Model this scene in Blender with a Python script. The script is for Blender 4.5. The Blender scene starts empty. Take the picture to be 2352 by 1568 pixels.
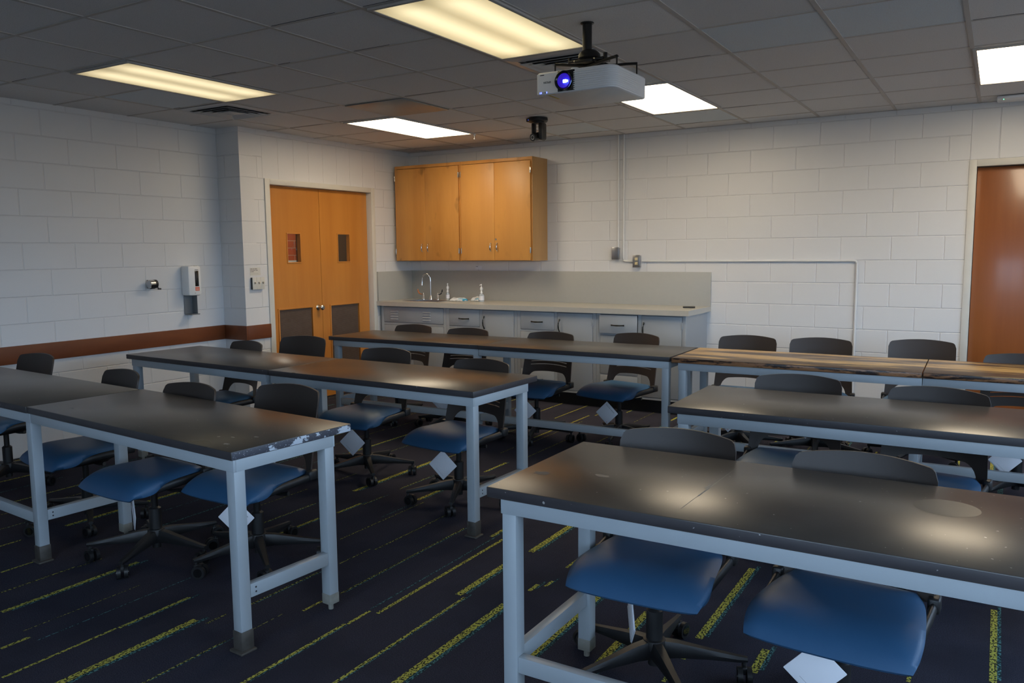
import bpy, bmesh, math, random
from mathutils import Vector, Matrix
random.seed(7)
PI = math.pi
C = bpy.context.scene.collection
S = bpy.context.scene

# ------------------------------------------------------------------ camera
cam_d = bpy.data.cameras.new('camera'); cam = bpy.data.objects.new('camera', cam_d); C.objects.link(cam)
_r = Vector((0.85730, 0.51473, -0.00926)); _u = Vector((-0.04963, 0.10054, 0.99369)); _f = Vector((-0.51242, 0.85144, -0.11174))
M = Matrix(((_r.x, _u.x, -_f.x, 6.0268), (_r.y, _u.y, -_f.y, -7.6970), (_r.z, _u.z, -_f.z, 1.5349), (0, 0, 0, 1)))
cam.matrix_world = M
cam_d.sensor_width = 36.0; cam_d.lens = 1854.14 / 2352 * 36.0
cam_d.clip_start = 0.05; cam_d.clip_end = 200
S.camera = cam

# ------------------------------------------------------------------ world, exposure
S.view_settings.view_transform = 'Standard'; S.view_settings.look = 'None'
S.view_settings.gamma = 1.0; S.view_settings.use_curve_mapping = False
S.view_settings.exposure = 0.08
SKY = 9.0            # daylight outside the windows
ROW_NEAR = 1.0      # dim fixtures of the nearer row
ROW_FAR = 14.5        # bright fixtures by the back wall
w = bpy.data.worlds.new('world'); S.world = w; w.use_nodes = True
wn = w.node_tree.nodes; bg = wn['Background']
bg.inputs[1].default_value = SKY
_tc = wn.new('ShaderNodeTexCoord'); _sp = wn.new('ShaderNodeSeparateXYZ'); _mr = wn.new('ShaderNodeMapRange'); _mx = wn.new('ShaderNodeMix'); _mx.data_type = 'RGBA'
_l = w.node_tree.links; _l.new(_tc.outputs['Generated'], _sp.inputs[0]); _l.new(_sp.outputs[2], _mr.inputs[0]); _mr.inputs[1].default_value = -0.04; _mr.inputs[2].default_value = 0.10
_mx.inputs['A'].default_value = (0.14, 0.155, 0.175, 1); _mx.inputs['B'].default_value = (0.56, 0.74, 1.0, 1)    # ground below, overcast sky above
_l.new(_mr.outputs[0], _mx.inputs['Factor']); _l.new(_mx.outputs['Result'], bg.inputs[0])

# room figures
H = 2.688            # ceiling height
XL = -0.302          # left wall, near part
YC = -2.511          # where the wall steps forward
XR = 8.6             # right wall with the windows
YF = -9.8            # wall behind the camera
HC = 0.2032          # block course

# ------------------------------------------------------------------ materials
def mat(name):
    m = bpy.data.materials.new(name); m.use_nodes = True
    return m, m.node_tree.nodes, m.node_tree.links, m.node_tree.nodes['Principled BSDF']
def plain(name, col, rough=0.5, metal=0.0, spec=None, noise=0.0, nscale=20, bump=0.0, bscale=200, coat=0.0):
    m, n, l, b = mat(name)
    b.inputs['Base Color'].default_value = (*col, 1); b.inputs['Roughness'].default_value = rough
    b.inputs['Metallic'].default_value = metal
    if coat: b.inputs['Coat Weight'].default_value = coat
    if spec is not None: b.inputs['Specular IOR Level'].default_value = spec
    tc = n.new('ShaderNodeTexCoord')
    if noise:
        t = n.new('ShaderNodeTexNoise'); t.inputs['Scale'].default_value = nscale; t.inputs['Detail'].default_value = 5
        l.new(tc.outputs['Object'], t.inputs['Vector'])
        mx = n.new('ShaderNodeMix'); mx.data_type = 'RGBA'
        mx.inputs['A'].default_value = (*[c * (1 - noise) for c in col], 1); mx.inputs['B'].default_value = (*[min(1, c * (1 + noise)) for c in col], 1)
        l.new(t.outputs['Fac'], mx.inputs['Factor']); l.new(mx.outputs['Result'], b.inputs['Base Color'])
    if bump:
        t = n.new('ShaderNodeTexNoise'); t.inputs['Scale'].default_value = bscale; t.inputs['Detail'].default_value = 3
        l.new(tc.outputs['Object'], t.inputs['Vector'])
        bp = n.new('ShaderNodeBump'); bp.inputs['Strength'].default_value = bump; bp.inputs['Distance'].default_value = 0.002
        l.new(t.outputs['Fac'], bp.inputs['Height']); l.new(bp.outputs['Normal'], b.inputs['Normal'])
    return m
def glow(name, col, s):
    m, n, l, b = mat(name)
    b.inputs['Base Color'].default_value = (*col, 1); b.inputs['Emission Color'].default_value = (*col, 1); b.inputs['Emission Strength'].default_value = s
    return m
class NT:
    """small helper to write maths in nodes"""
    def __init__(s, n, l): s.n, s.l = n, l
    def m(s, op, a, b=None, c=None):
        nd = s.n.new('ShaderNodeMath'); nd.operation = op
        for i, v in enumerate((a, b, c)):
            if v is None: continue
            if isinstance(v, (int, float)): nd.inputs[i].default_value = v
            else: s.l.new(v, nd.inputs[i])
        return nd.outputs[0]
    def step(s, v, e0, e1):
        nd = s.n.new('ShaderNodeMapRange'); nd.interpolation_type = 'SMOOTHSTEP'
        s.l.new(v, nd.inputs[0]); nd.inputs[1].default_value = e0; nd.inputs[2].default_value = e1
        return nd.outputs[0]
    def mix(s, f, a, b):
        nd = s.n.new('ShaderNodeMix'); nd.data_type = 'RGBA'
        if isinstance(f, (int, float)): nd.inputs['Factor'].default_value = f
        else: s.l.new(f, nd.inputs['Factor'])
        for k, v in (('A', a), ('B', b)):
            if isinstance(v, tuple): nd.inputs[k].default_value = (*v, 1) if len(v) == 3 else v
            else: s.l.new(v, nd.inputs[k])
        return nd.outputs['Result']
    def noise(s, vec, scale, detail=4, rough=0.5):
        nd = s.n.new('ShaderNodeTexNoise'); nd.inputs['Scale'].default_value = scale; nd.inputs['Detail'].default_value = detail
        nd.inputs['Roughness'].default_value = rough; s.l.new(vec, nd.inputs['Vector']); return nd.outputs['Fac']
    def scaled(s, vec, v):
        nd = s.n.new('ShaderNodeMapping'); nd.inputs['Scale'].default_value = v; s.l.new(vec, nd.inputs['Vector']); return nd.outputs[0]

def block_wall(name, axis, phase, lintel=None, base=(0.74, 0.74, 0.745)):
    """painted concrete blocks 16 by 8 inches in running bond; above a door the blocks stand on end"""
    m, n, l, b = mat(name); t = NT(n, l)
    g = n.new('ShaderNodeNewGeometry'); sp = n.new('ShaderNodeSeparateXYZ'); l.new(g.outputs['Position'], sp.inputs[0])
    u = sp.outputs[axis]; z = sp.outputs[2]
    cz = t.m('DIVIDE', z, HC); row = t.m('FLOOR', cz); fz = t.m('FRACT', cz)
    dz = t.m('MULTIPLY', t.m('MINIMUM', fz, t.m('SUBTRACT', 1.0, fz)), HC)
    off = t.m('MULTIPLY', t.m('MODULO', row, 2.0), 0.5)
    cu = t.m('ADD', t.m('DIVIDE', t.m('SUBTRACT', u, phase - 40.64), 0.4064), off); fu = t.m('FRACT', cu)
    du = t.m('MULTIPLY', t.m('MINIMUM', fu, t.m('SUBTRACT', 1.0, fu)), 0.4064)
    if lintel:
        inz = t.m('MULTIPLY', t.m('GREATER_THAN', z, 11 * HC), t.m('LESS_THAN', z, 13 * HC - 0.004))
        inu = t.m('MULTIPLY', t.m('GREATER_THAN', u, lintel[0]), t.m('LESS_THAN', u, lintel[1])); k = t.m('MULTIPLY', inz, inu)
        f2 = t.m('FRACT', t.m('DIVIDE', t.m('SUBTRACT', u, lintel[0] - 20.32), 0.2032)); d2 = t.m('MULTIPLY', t.m('MINIMUM', f2, t.m('SUBTRACT', 1.0, f2)), 0.2032)
        dz2 = t.m('MINIMUM', t.m('ABSOLUTE', t.m('SUBTRACT', z, 11 * HC)), t.m('ABSOLUTE', t.m('SUBTRACT', z, 13 * HC)))
        ik = t.m('SUBTRACT', 1.0, k)
        du = t.m('ADD', t.m('MULTIPLY', d2, k), t.m('MULTIPLY', du, ik)); dz = t.m('ADD', t.m('MULTIPLY', dz2, k), t.m('MULTIPLY', dz, ik))
    d = t.m('MINIMUM', du, dz); wob = t.noise(g.outputs['Position'], 9, 3)
    d = t.m('ADD', d, t.m('MULTIPLY', t.m('SUBTRACT', wob, 0.5), 0.006))
    j = t.step(d, 0.001, 0.0062)
    rough = t.noise(g.outputs['Position'], 160, 4, 0.6)
    tone = t.noise(t.scaled(g.outputs['Position'], (1, 1, 1)), 1.6, 3)
    cell = n.new('ShaderNodeTexWhiteNoise'); cell.noise_dimensions = '2D'; cb = n.new('ShaderNodeCombineXYZ')
    l.new(t.m('FLOOR', cu), cb.inputs[0]); l.new(row, cb.inputs[1]); l.new(cb.outputs[0], cell.inputs['Vector'])
    c1 = t.mix(tone, tuple(c * 0.95 for c in base), base); c1 = t.mix(t.m('MULTIPLY', cell.outputs['Value'], 0.35), c1, tuple(c * 0.975 for c in base))
    c2 = t.mix(j, tuple(c * 0.965 for c in base), c1)
    l.new(c2, b.inputs['Base Color']); b.inputs['Roughness'].default_value = 0.42
    hgt = t.m('ADD', j, t.m('MULTIPLY', rough, 0.10))
    bp = n.new('ShaderNodeBump'); bp.inputs['Strength'].default_value = 0.75; bp.inputs['Distance'].default_value = 0.004
    l.new(hgt, bp.inputs['Height']); l.new(bp.outputs['Normal'], b.inputs['Normal'])
    return m

def ceiling_tile():
    m, n, l, b = mat('ceiling_tile'); t = NT(n, l)
    g = n.new('ShaderNodeNewGeometry'); sp = n.new('ShaderNodeSeparateXYZ'); l.new(g.outputs['Position'], sp.inputs[0])
    cb = n.new('ShaderNodeCombineXYZ')
    l.new(t.m('FLOOR', t.m('DIVIDE', t.m('SUBTRACT', sp.outputs[0], 0.91), 0.615)), cb.inputs[0])
    l.new(t.m('FLOOR', t.m('DIVIDE', t.m('ADD', sp.outputs[1], 0.30), 0.62)), cb.inputs[1])
    wnz = n.new('ShaderNodeTexWhiteNoise'); wnz.noise_dimensions = '2D'; l.new(cb.outputs[0], wnz.inputs['Vector'])
    pick = t.step(wnz.outputs['Value'], 0.86, 0.93)
    base = t.mix(wnz.outputs['Value'], (0.70, 0.69, 0.69), (0.77, 0.76, 0.76))
    base = t.mix(pick, base, (0.68, 0.74, 0.79))
    pit = t.step(t.noise(g.outputs['Position'], 260, 2), 0.34, 0.46)
    l.new(t.mix(pit, (0.58, 0.57, 0.57), base), b.inputs['Base Color'])
    b.inputs['Roughness'].default_value = 0.95; b.inputs['Specular IOR Level'].default_value = 0.1
    bp = n.new('ShaderNodeBump'); bp.inputs['Strength'].default_value = 0.35; bp.inputs['Distance'].default_value = 0.002
    l.new(t.noise(g.outputs['Position'], 300, 3), bp.inputs['Height']); l.new(bp.outputs['Normal'], b.inputs['Normal'])
    return m

def wood(name, c1, c2, scale=(1, 1, 1), rough=0.35, fine=60, knots=0.0, coat=0.0, spot=None):
    """straight grain runs along the object's z"""
    m, n, l, b = mat(name); t = NT(n, l); tc = n.new('ShaderNodeTexCoord'); v = tc.outputs['Object']
    a = t.noise(t.scaled(v, (6 * scale[0], 6 * scale[1], 0.9 * scale[2])), 1.0, 4, 0.55)
    f = t.noise(t.scaled(v, (fine * scale[0], fine * scale[1], 2.0 * scale[2])), 1.0, 4, 0.6)
    k = t.m('ADD', t.m('MULTIPLY', t.step(a, 0.3, 0.7), 0.7), t.m('MULTIPLY', f, 0.3))
    col = t.mix(k, c1, c2)
    if knots:
        kn = t.noise(t.scaled(v, (7, 7, 4)), 1.0, 2, 0.4)
        col = t.mix(t.m('MULTIPLY', t.step(kn, 0.66, 0.76), knots), col, tuple(c * 0.42 for c in c1))
    l.new(col, b.inputs['Base Color']); b.inputs['Roughness'].default_value = rough
    if coat: b.inputs['Coat Weight'].default_value = coat; b.inputs['Coat Roughness'].default_value = 0.12
    bp = n.new('ShaderNodeBump'); bp.inputs['Strength'].default_value = 0.06; bp.inputs['Distance'].default_value = 0.002
    l.new(f, bp.inputs['Height']); l.new(bp.outputs['Normal'], b.inputs['Normal'])
    return m

def carpet(name, base, hi, mixin):
    m, n, l, b = mat(name); t = NT(n, l); g = n.new('ShaderNodeNewGeometry'); p = g.outputs['Position']
    tuft = t.noise(t.scaled(p, (1, 0.7, 1)), 330, 2, 0.6); big = t.noise(p, 2.2, 3)
    c = t.mix(t.step(tuft, 0.35, 0.65), base, hi)
    if mixin:   # coloured yarns broken by the dark ground yarn
        st = t.noise(t.scaled(p, (1.0, 0.7, 1)), 130, 3, 0.6)
        c = t.mix(t.step(st, mixin[1], mixin[1] + 0.05), c, mixin[0])
    else:
        sl = t.noise(t.scaled(p, (150, 6, 1)), 1.0, 2); c = t.mix(t.m('MULTIPLY', t.step(sl, 0.5, 0.7), 0.35), c, (0.032, 0.032, 0.042))
        c = t.mix(t.m('MULTIPLY', t.step(big, 0.45, 0.65), 0.6), c, (0.028, 0.028, 0.040))
    l.new(c, b.inputs['Base Color']); b.inputs['Roughness'].default_value = 0.95; b.inputs['Specular IOR Level'].default_value = 0.08
    bp = n.new('ShaderNodeBump'); bp.inputs['Strength'].default_value = 0.6; bp.inputs['Distance'].default_value = 0.003
    l.new(tuft, bp.inputs['Height']); l.new(bp.outputs['Normal'], b.inputs['Normal'])
    return m

def table_black(name, chips=False, edge=False):
    m, n, l, b = mat(name); t = NT(n, l); g = n.new('ShaderNodeNewGeometry'); p = g.outputs['Position']
    big = t.noise(p, 3.0, 4); c = t.mix(t.step(big, 0.35, 0.7), (0.036, 0.033, 0.031), (0.058, 0.054, 0.049))
    if edge: c = t.mix(t.noise(t.scaled(p, (3, 3, 20)), 3, 4), (0.030, 0.027, 0.030), (0.052, 0.047, 0.052))
    sm = t.noise(t.scaled(p, (1, 2.2, 1)), 5.0, 5, 0.7)
    c = t.mix(t.m('MULTIPLY', t.step(sm, 0.55, 0.85), 0.18), c, (0.10, 0.095, 0.09))
    sp = t.noise(p, 75, 1, 0.3); c = t.mix(t.step(sp, 0.775, 0.80), c, (0.34, 0.33, 0.32))
    if chips:
        ch = t.noise(t.scaled(p, (1, 1, 1.6)), 16, 6, 0.65); sz = n.new('ShaderNodeSeparateXYZ'); l.new(p, sz.inputs[0])
        edg = t.m('ADD', ch, t.m('MULTIPLY', t.m('ADD', sz.outputs[1], 5.45), 0.30))
        c = t.mix(t.step(edg, 0.55, 0.57), (0.055, 0.058, 0.075), (0.50, 0.55, 0.62))
        fl = t.noise(p, 130, 3, 0.7); c = t.mix(t.step(fl, 0.62, 0.66), c, (0.30, 0.32, 0.36))
    l.new(c, b.inputs['Base Color'])
    rr = t.noise(p, 2.5, 1); mr = n.new('ShaderNodeMapRange'); l.new(rr, mr.inputs[0]); mr.inputs[3].default_value = 0.26; mr.inputs[4].default_value = 0.31; b.inputs['Specular IOR Level'].default_value = 0.40
    l.new(mr.outputs[0], b.inputs['Roughness'])
    if edge or chips: b.inputs['Roughness'].default_value = 0.5; l.remove(b.inputs['Roughness'].links[0])
    bp = n.new('ShaderNodeBump'); bp.inputs['Strength'].default_value = 0.10; bp.inputs['Distance'].default_value = 0.001
    l.new(t.noise(p, 90, 3), bp.inputs['Height']); l.new(bp.outputs['Normal'], b.inputs['Normal'])
    return m

def worn_wood(name, edge=False):
    m, n, l, b = mat(name); t = NT(n, l); g = n.new('ShaderNodeNewGeometry'); p = g.outputs['Position']
    a = t.noise(t.scaled(p, (0.9, 7, 7)), 1.3, 5, 0.6); f = t.noise(t.scaled(p, (2.5, 45, 45)), 1.0, 4, 0.6)
    if edge:
        c = t.mix(f, (0.20, 0.085, 0.035), (0.36, 0.18, 0.085)); d = t.noise(t.scaled(p, (4, 6, 25)), 1.6, 5, 0.7)
        c = t.mix(t.step(d, 0.47, 0.56), c, (0.022, 0.012, 0.010))
    else:
        c = t.mix(f, (0.34, 0.20, 0.065), (0.56, 0.38, 0.14)); sy = n.new('ShaderNodeSeparateXYZ'); l.new(p, sy.inputs[0]); fr_ = t.m('MULTIPLY', t.m('SUBTRACT', 1.0, t.step(sy.outputs[1], -2.36, -2.12)), 0.14)
        c = t.mix(t.step(t.m('SUBTRACT', a, fr_), 0.40, 0.52), (0.060, 0.030, 0.016), c)
        d = t.noise(t.scaled(p, (1.2, 7, 1)), 1.7, 5, 0.7); c = t.mix(t.m('MULTIPLY', t.step(d, 0.53, 0.64), 0.85), c, (0.035, 0.022, 0.018))
    l.new(c, b.inputs['Base Color']); b.inputs['Roughness'].default_value = 0.32
    return m

def steel_paint(name, col, wear=True, rough=0.38):
    m, n, l, b = mat(name); t = NT(n, l); g = n.new('ShaderNodeNewGeometry'); p = g.outputs['Position']
    c = t.mix(t.noise(p, 4, 3), tuple(x * 0.94 for x in col), col)
    if wear:
        s = t.noise(p, 34, 5, 0.7); c = t.mix(t.step(s, 0.72, 0.75), c, (0.12, 0.10, 0.09))
    l.new(c, b.inputs['Base Color']); b.inputs['Roughness'].default_value = rough
    bp = n.new('ShaderNodeBump'); bp.inputs['Strength'].default_value = 0.08; bp.inputs['Distance'].default_value = 0.001
    l.new(t.noise(p, 220, 2), bp.inputs['Height']); l.new(bp.outputs['Normal'], b.inputs['Normal'])
    return m

def diffuser(name, col, s, tubes):
    """prismatic lamp cover: brighter over each tube"""
    m, n, l, b = mat(name); t = NT(n, l); tc = n.new('ShaderNodeTexCoord'); sp = n.new('ShaderNodeSeparateXYZ'); l.new(tc.outputs['Object'], sp.inputs[0])
    x = sp.outputs[0]; d = t.m('MINIMUM', t.m('ABSOLUTE', t.m('SUBTRACT', x, 0.135)), t.m('ABSOLUTE', t.m('ADD', x, 0.135)))
    band = t.m('SUBTRACT', 1.0, t.m('MULTIPLY', t.step(d, 0.0, 0.15), tubes))
    ye = t.m('ABSOLUTE', sp.outputs[1]); end = t.m('SUBTRACT', 1.0, t.m('MULTIPLY', t.step(ye, 0.42, 0.60), tubes * 0.8))
    pr = n.new('ShaderNodeTexWave'); pr.inputs['Scale'].default_value = 26; pr.bands_direction = 'Y'; l.new(tc.outputs['Object'], pr.inputs['Vector'])
    k = t.m('MULTIPLY', t.m('MULTIPLY', band, end), t.m('ADD', 0.94, t.m('MULTIPLY', pr.outputs['Fac'], 0.06)))
    c = t.mix(k, tuple(q * r for q, r in zip(col, (0.9, 0.8, 0.55))), col)
    l.new(c, b.inputs['Emission Color']); l.new(t.m('MULTIPLY', k, s), b.inputs['Emission Strength'])
    b.inputs['Base Color'].default_value = (0.7, 0.7, 0.66, 1); b.inputs['Roughness'].default_value = 0.3
    return m

MT = dict(
    wall_back=block_wall('painted_block_back', 0, 3.39, (5.78, 6.83)),
    wall_left=block_wall('painted_block_left', 1, -2.511),
    wall_door=block_wall('painted_block_door', 1, -2.511, (-2.245, -0.60)),
    wall_step=block_wall('painted_block_step', 0, 0.0),
    wall_plain=plain('painted_wall', (0.72, 0.72, 0.72), 0.6, bump=0.2, bscale=90),
    tile=ceiling_tile(), tbar=plain('grid_enamel', (0.52, 0.49, 0.46), 0.8, noise=0.08, nscale=8),
    gap=plain('ceiling_void', (0.02, 0.02, 0.025), 0.9),
    carpet=carpet('carpet_navy', (0.024, 0.024, 0.040), (0.058, 0.057, 0.076), None),
    c_yel=carpet('carpet_yellow', (0.010, 0.011, 0.020), (0.04, 0.045, 0.03), ((0.50, 0.47, 0.09), 0.45)),
    c_yel2=carpet('carpet_yellow_thin', (0.010, 0.011, 0.020), (0.05, 0.055, 0.03), ((0.42, 0.40, 0.09), 0.51)),
    c_teal=carpet('carpet_teal', (0.010, 0.012, 0.022), (0.03, 0.06, 0.06), ((0.10, 0.24, 0.25), 0.50)),
    rail=wood('rail_wood', (0.13, 0.034, 0.010), (0.21, 0.060, 0.016), (1, 0.25, 6), 0.5),
    trim=plain('trim_paint', (0.66, 0.64, 0.58), 0.42, noise=0.05, nscale=6),
    door=wood('birch_door', (0.50, 0.185, 0.030), (0.60, 0.245, 0.045), (1, 1, 0.6), 0.34, coat=0.15),
    door_dark=wood('mahogany_door', (0.26, 0.078, 0.020), (0.36, 0.115, 0.030), (1, 1, 0.6), 0.28, coat=0.35),
    louver=None, birch=wood('birch_cabinet', (0.52, 0.225, 0.050), (0.70, 0.34, 0.082), (0.8, 0.8, 0.8), 0.42, knots=0.7),
    birch2=wood('birch_cabinet_light', (0.64, 0.30, 0.075), (0.74, 0.365, 0.095), (0.8, 0.8, 0.8), 0.42, knots=0.25),
    birch_side=wood('birch_cabinet_side', (0.47, 0.25, 0.085), (0.55, 0.31, 0.11), (0.8, 0.8, 0.8), 0.4),
    steelcab=steel_paint('grey_cabinet_enamel', (0.37, 0.395, 0.42), False),
    frame=steel_paint('bench_frame_enamel', (0.38, 0.425, 0.46)),
    boot=plain('dirty_steel_boot', (0.10, 0.09, 0.08), 0.5, 0.4, noise=0.5, nscale=25),
    lam=plain('counter_laminate', (0.50, 0.48, 0.43), 0.30, noise=0.04, nscale=30),
    splash=plain('splash_laminate', (0.43, 0.425, 0.39), 0.42, noise=0.03, nscale=30),
    top=table_black('bench_top_black'), topedge=table_black('bench_edge_black', edge=True), chips=table_black('bench_edge_chipped', chips=True),
    wtop=worn_wood('bench_top_wood'), wedge=worn_wood('bench_edge_wood', True),
    black=plain('black_plastic', (0.012, 0.012, 0.013), 0.45, bump=0.15, bscale=400),
    shell=plain('backrest_plastic', (0.032, 0.0225, 0.018), 0.46, bump=0.25, bscale=500),
    blue=plain('blue_vinyl', (0.030, 0.098, 0.205), 0.46, noise=0.06, nscale=5, bump=0.2, bscale=700),
    blackmetal=plain('black_metal', (0.014, 0.013, 0.013), 0.35, 0.3),
    chrome=plain('chrome', (0.80, 0.80, 0.80), 0.12, 1.0), nickel=plain('nickel', (0.55, 0.53, 0.48), 0.25, 1.0),
    steel=plain('brushed_steel', (0.45, 0.45, 0.46), 0.3, 0.9), pull=plain('black_pull', (0.03, 0.028, 0.02), 0.3, 0.4),
    white=plain('white_plastic', (0.80, 0.80, 0.79), 0.3), white2=plain('projector_white', (0.80, 0.80, 0.81), 0.38),
    grey=plain('grey_plastic', (0.16, 0.17, 0.18), 0.4), ivory=plain('ivory_plastic', (0.66, 0.56, 0.33), 0.4),
    paper=plain('paper', (0.78, 0.79, 0.84), 0.6), ink=plain('ink', (0.03, 0.03, 0.035), 0.6), red=plain('red_print', (0.55, 0.03, 0.03), 0.5),
    orange=plain('orange_label', (0.75, 0.13, 0.05), 0.45), gloss=plain('gloss_black', (0.008, 0.008, 0.008), 0.12, coat=0.5),
    amber=plain('amber_blade', (0.42, 0.13, 0.03), 0.35), bluep=plain('blue_print', (0.05, 0.28, 0.55), 0.4), yel=plain('yellow_label', (0.55, 0.40, 0.05), 0.5),
    vent=plain('vent_enamel', (0.50, 0.51, 0.53), 0.4), shinyp=plain('access_panel', (0.30, 0.29, 0.28), 0.35, 0.0),
    led_b=glow('blue_led', (0.08, 0.12, 1.0), 6.0), led_g=glow('green_led', (0.1, 1.0, 0.35), 4.0), lens_hot=glow('projector_lamp', (0.22, 0.42, 1.0), 9.0),
    lens_blue=glow('lens_glass_lit', (0.03, 0.01, 0.42), 0.6),
    brick=None, glass=None, concrete=plain('outside_ground', (0.25, 0.27, 0.22), 0.9))

def _louver():
    m, n, l, b = mat('louver_slats'); t = NT(n, l); g = n.new('ShaderNodeNewGeometry'); p = g.outputs['Position']
    sp = n.new('ShaderNodeSeparateXYZ'); l.new(p, sp.inputs[0]); f = t.m('FRACT', t.m('MULTIPLY', sp.outputs[2], 95.0))
    c = t.mix(t.noise(t.scaled(p, (1, 2, 3)), 5, 4, 0.7), (0.12, 0.075, 0.05), (0.21, 0.15, 0.115)); c = t.mix(t.step(f, 0.6, 0.95), c, (0.05, 0.03, 0.02))
    l.new(c, b.inputs['Base Color']); b.inputs['Roughness'].default_value = 0.6
    bp = n.new('ShaderNodeBump'); bp.inputs['Strength'].default_value = 0.8; bp.inputs['Distance'].default_value = 0.004
    l.new(f, bp.inputs['Height']); l.new(bp.outputs['Normal'], b.inputs['Normal']); return m
MT['louver'] = _louver()
def _brick():
    m, n, l, b = mat('red_brick'); tc = n.new('ShaderNodeNewGeometry'); sp = n.new('ShaderNodeSeparateXYZ'); l.new(tc.outputs['Position'], sp.inputs[0])
    cb = n.new('ShaderNodeCombineXYZ'); l.new(sp.outputs[1], cb.inputs[0]); l.new(sp.outputs[2], cb.inputs[1])
    br = n.new('ShaderNodeTexBrick'); l.new(cb.outputs[0], br.inputs['Vector']); br.inputs['Scale'].default_value = 1.0
    br.inputs['Brick Width'].default_value = 0.30; br.inputs['Row Height'].default_value = 0.10; br.inputs['Mortar Size'].default_value = 0.005
    br.inputs['Color1'].default_value = (0.50, 0.075, 0.035, 1); br.inputs['Color2'].default_value = (0.42, 0.06, 0.03, 1); br.inputs['Mortar'].default_value = (0.5, 0.28, 0.22, 1)
    l.new(br.outputs['Color'], b.inputs['Base Color']); b.inputs['Roughness'].default_value = 0.8; return m
MT['brick'] = _brick()
def _glass():
    m, n, l, b = mat('window_glass'); o = n['Material Output']
    tr = n.new('ShaderNodeBsdfTransparent'); gl = n.new('ShaderNodeBsdfGlossy'); gl.inputs['Roughness'].default_value = 0.02
    mx = n.new('ShaderNodeMixShader'); mx.inputs[0].default_value = 0.07
    tr.inputs[0].default_value = (0.93, 0.95, 0.95, 1)
    l.new(tr.outputs[0], mx.inputs[1]); l.new(gl.outputs[0], mx.inputs[2]); l.new(mx.outputs[0], o.inputs[0]); return m
MT['glass'] = _glass()
def _clearplastic():
    m, n, l, b = mat('clear_bottle'); b.inputs['Base Color'].default_value = (0.80, 0.86, 0.90, 1); b.inputs['Roughness'].default_value = 0.1
    b.inputs['Transmission Weight'].default_value = 0.6; b.inputs['IOR'].default_value = 1.3; return m
MT['clear'] = _clearplastic()
def _bag():
    m, n, l, b = mat('plastic_wrap_print'); t = NT(n, l); tc = n.new('ShaderNodeTexCoord')
    k = t.noise(tc.outputs['Object'], 16, 2, 0.4); c = t.mix(t.step(k, 0.60, 0.66), (0.72, 0.75, 0.78), (0.08, 0.40, 0.62))
    l.new(c, b.inputs['Base Color']); b.inputs['Roughness'].default_value = 0.15
    bp = n.new('ShaderNodeBump'); bp.inputs['Strength'].default_value = 0.8; bp.inputs['Distance'].default_value = 0.01
    l.new(t.noise(tc.outputs['Object'], 45, 3), bp.inputs['Height']); l.new(bp.outputs['Normal'], b.inputs['Normal']); return m
MT['bag'] = _bag()

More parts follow.
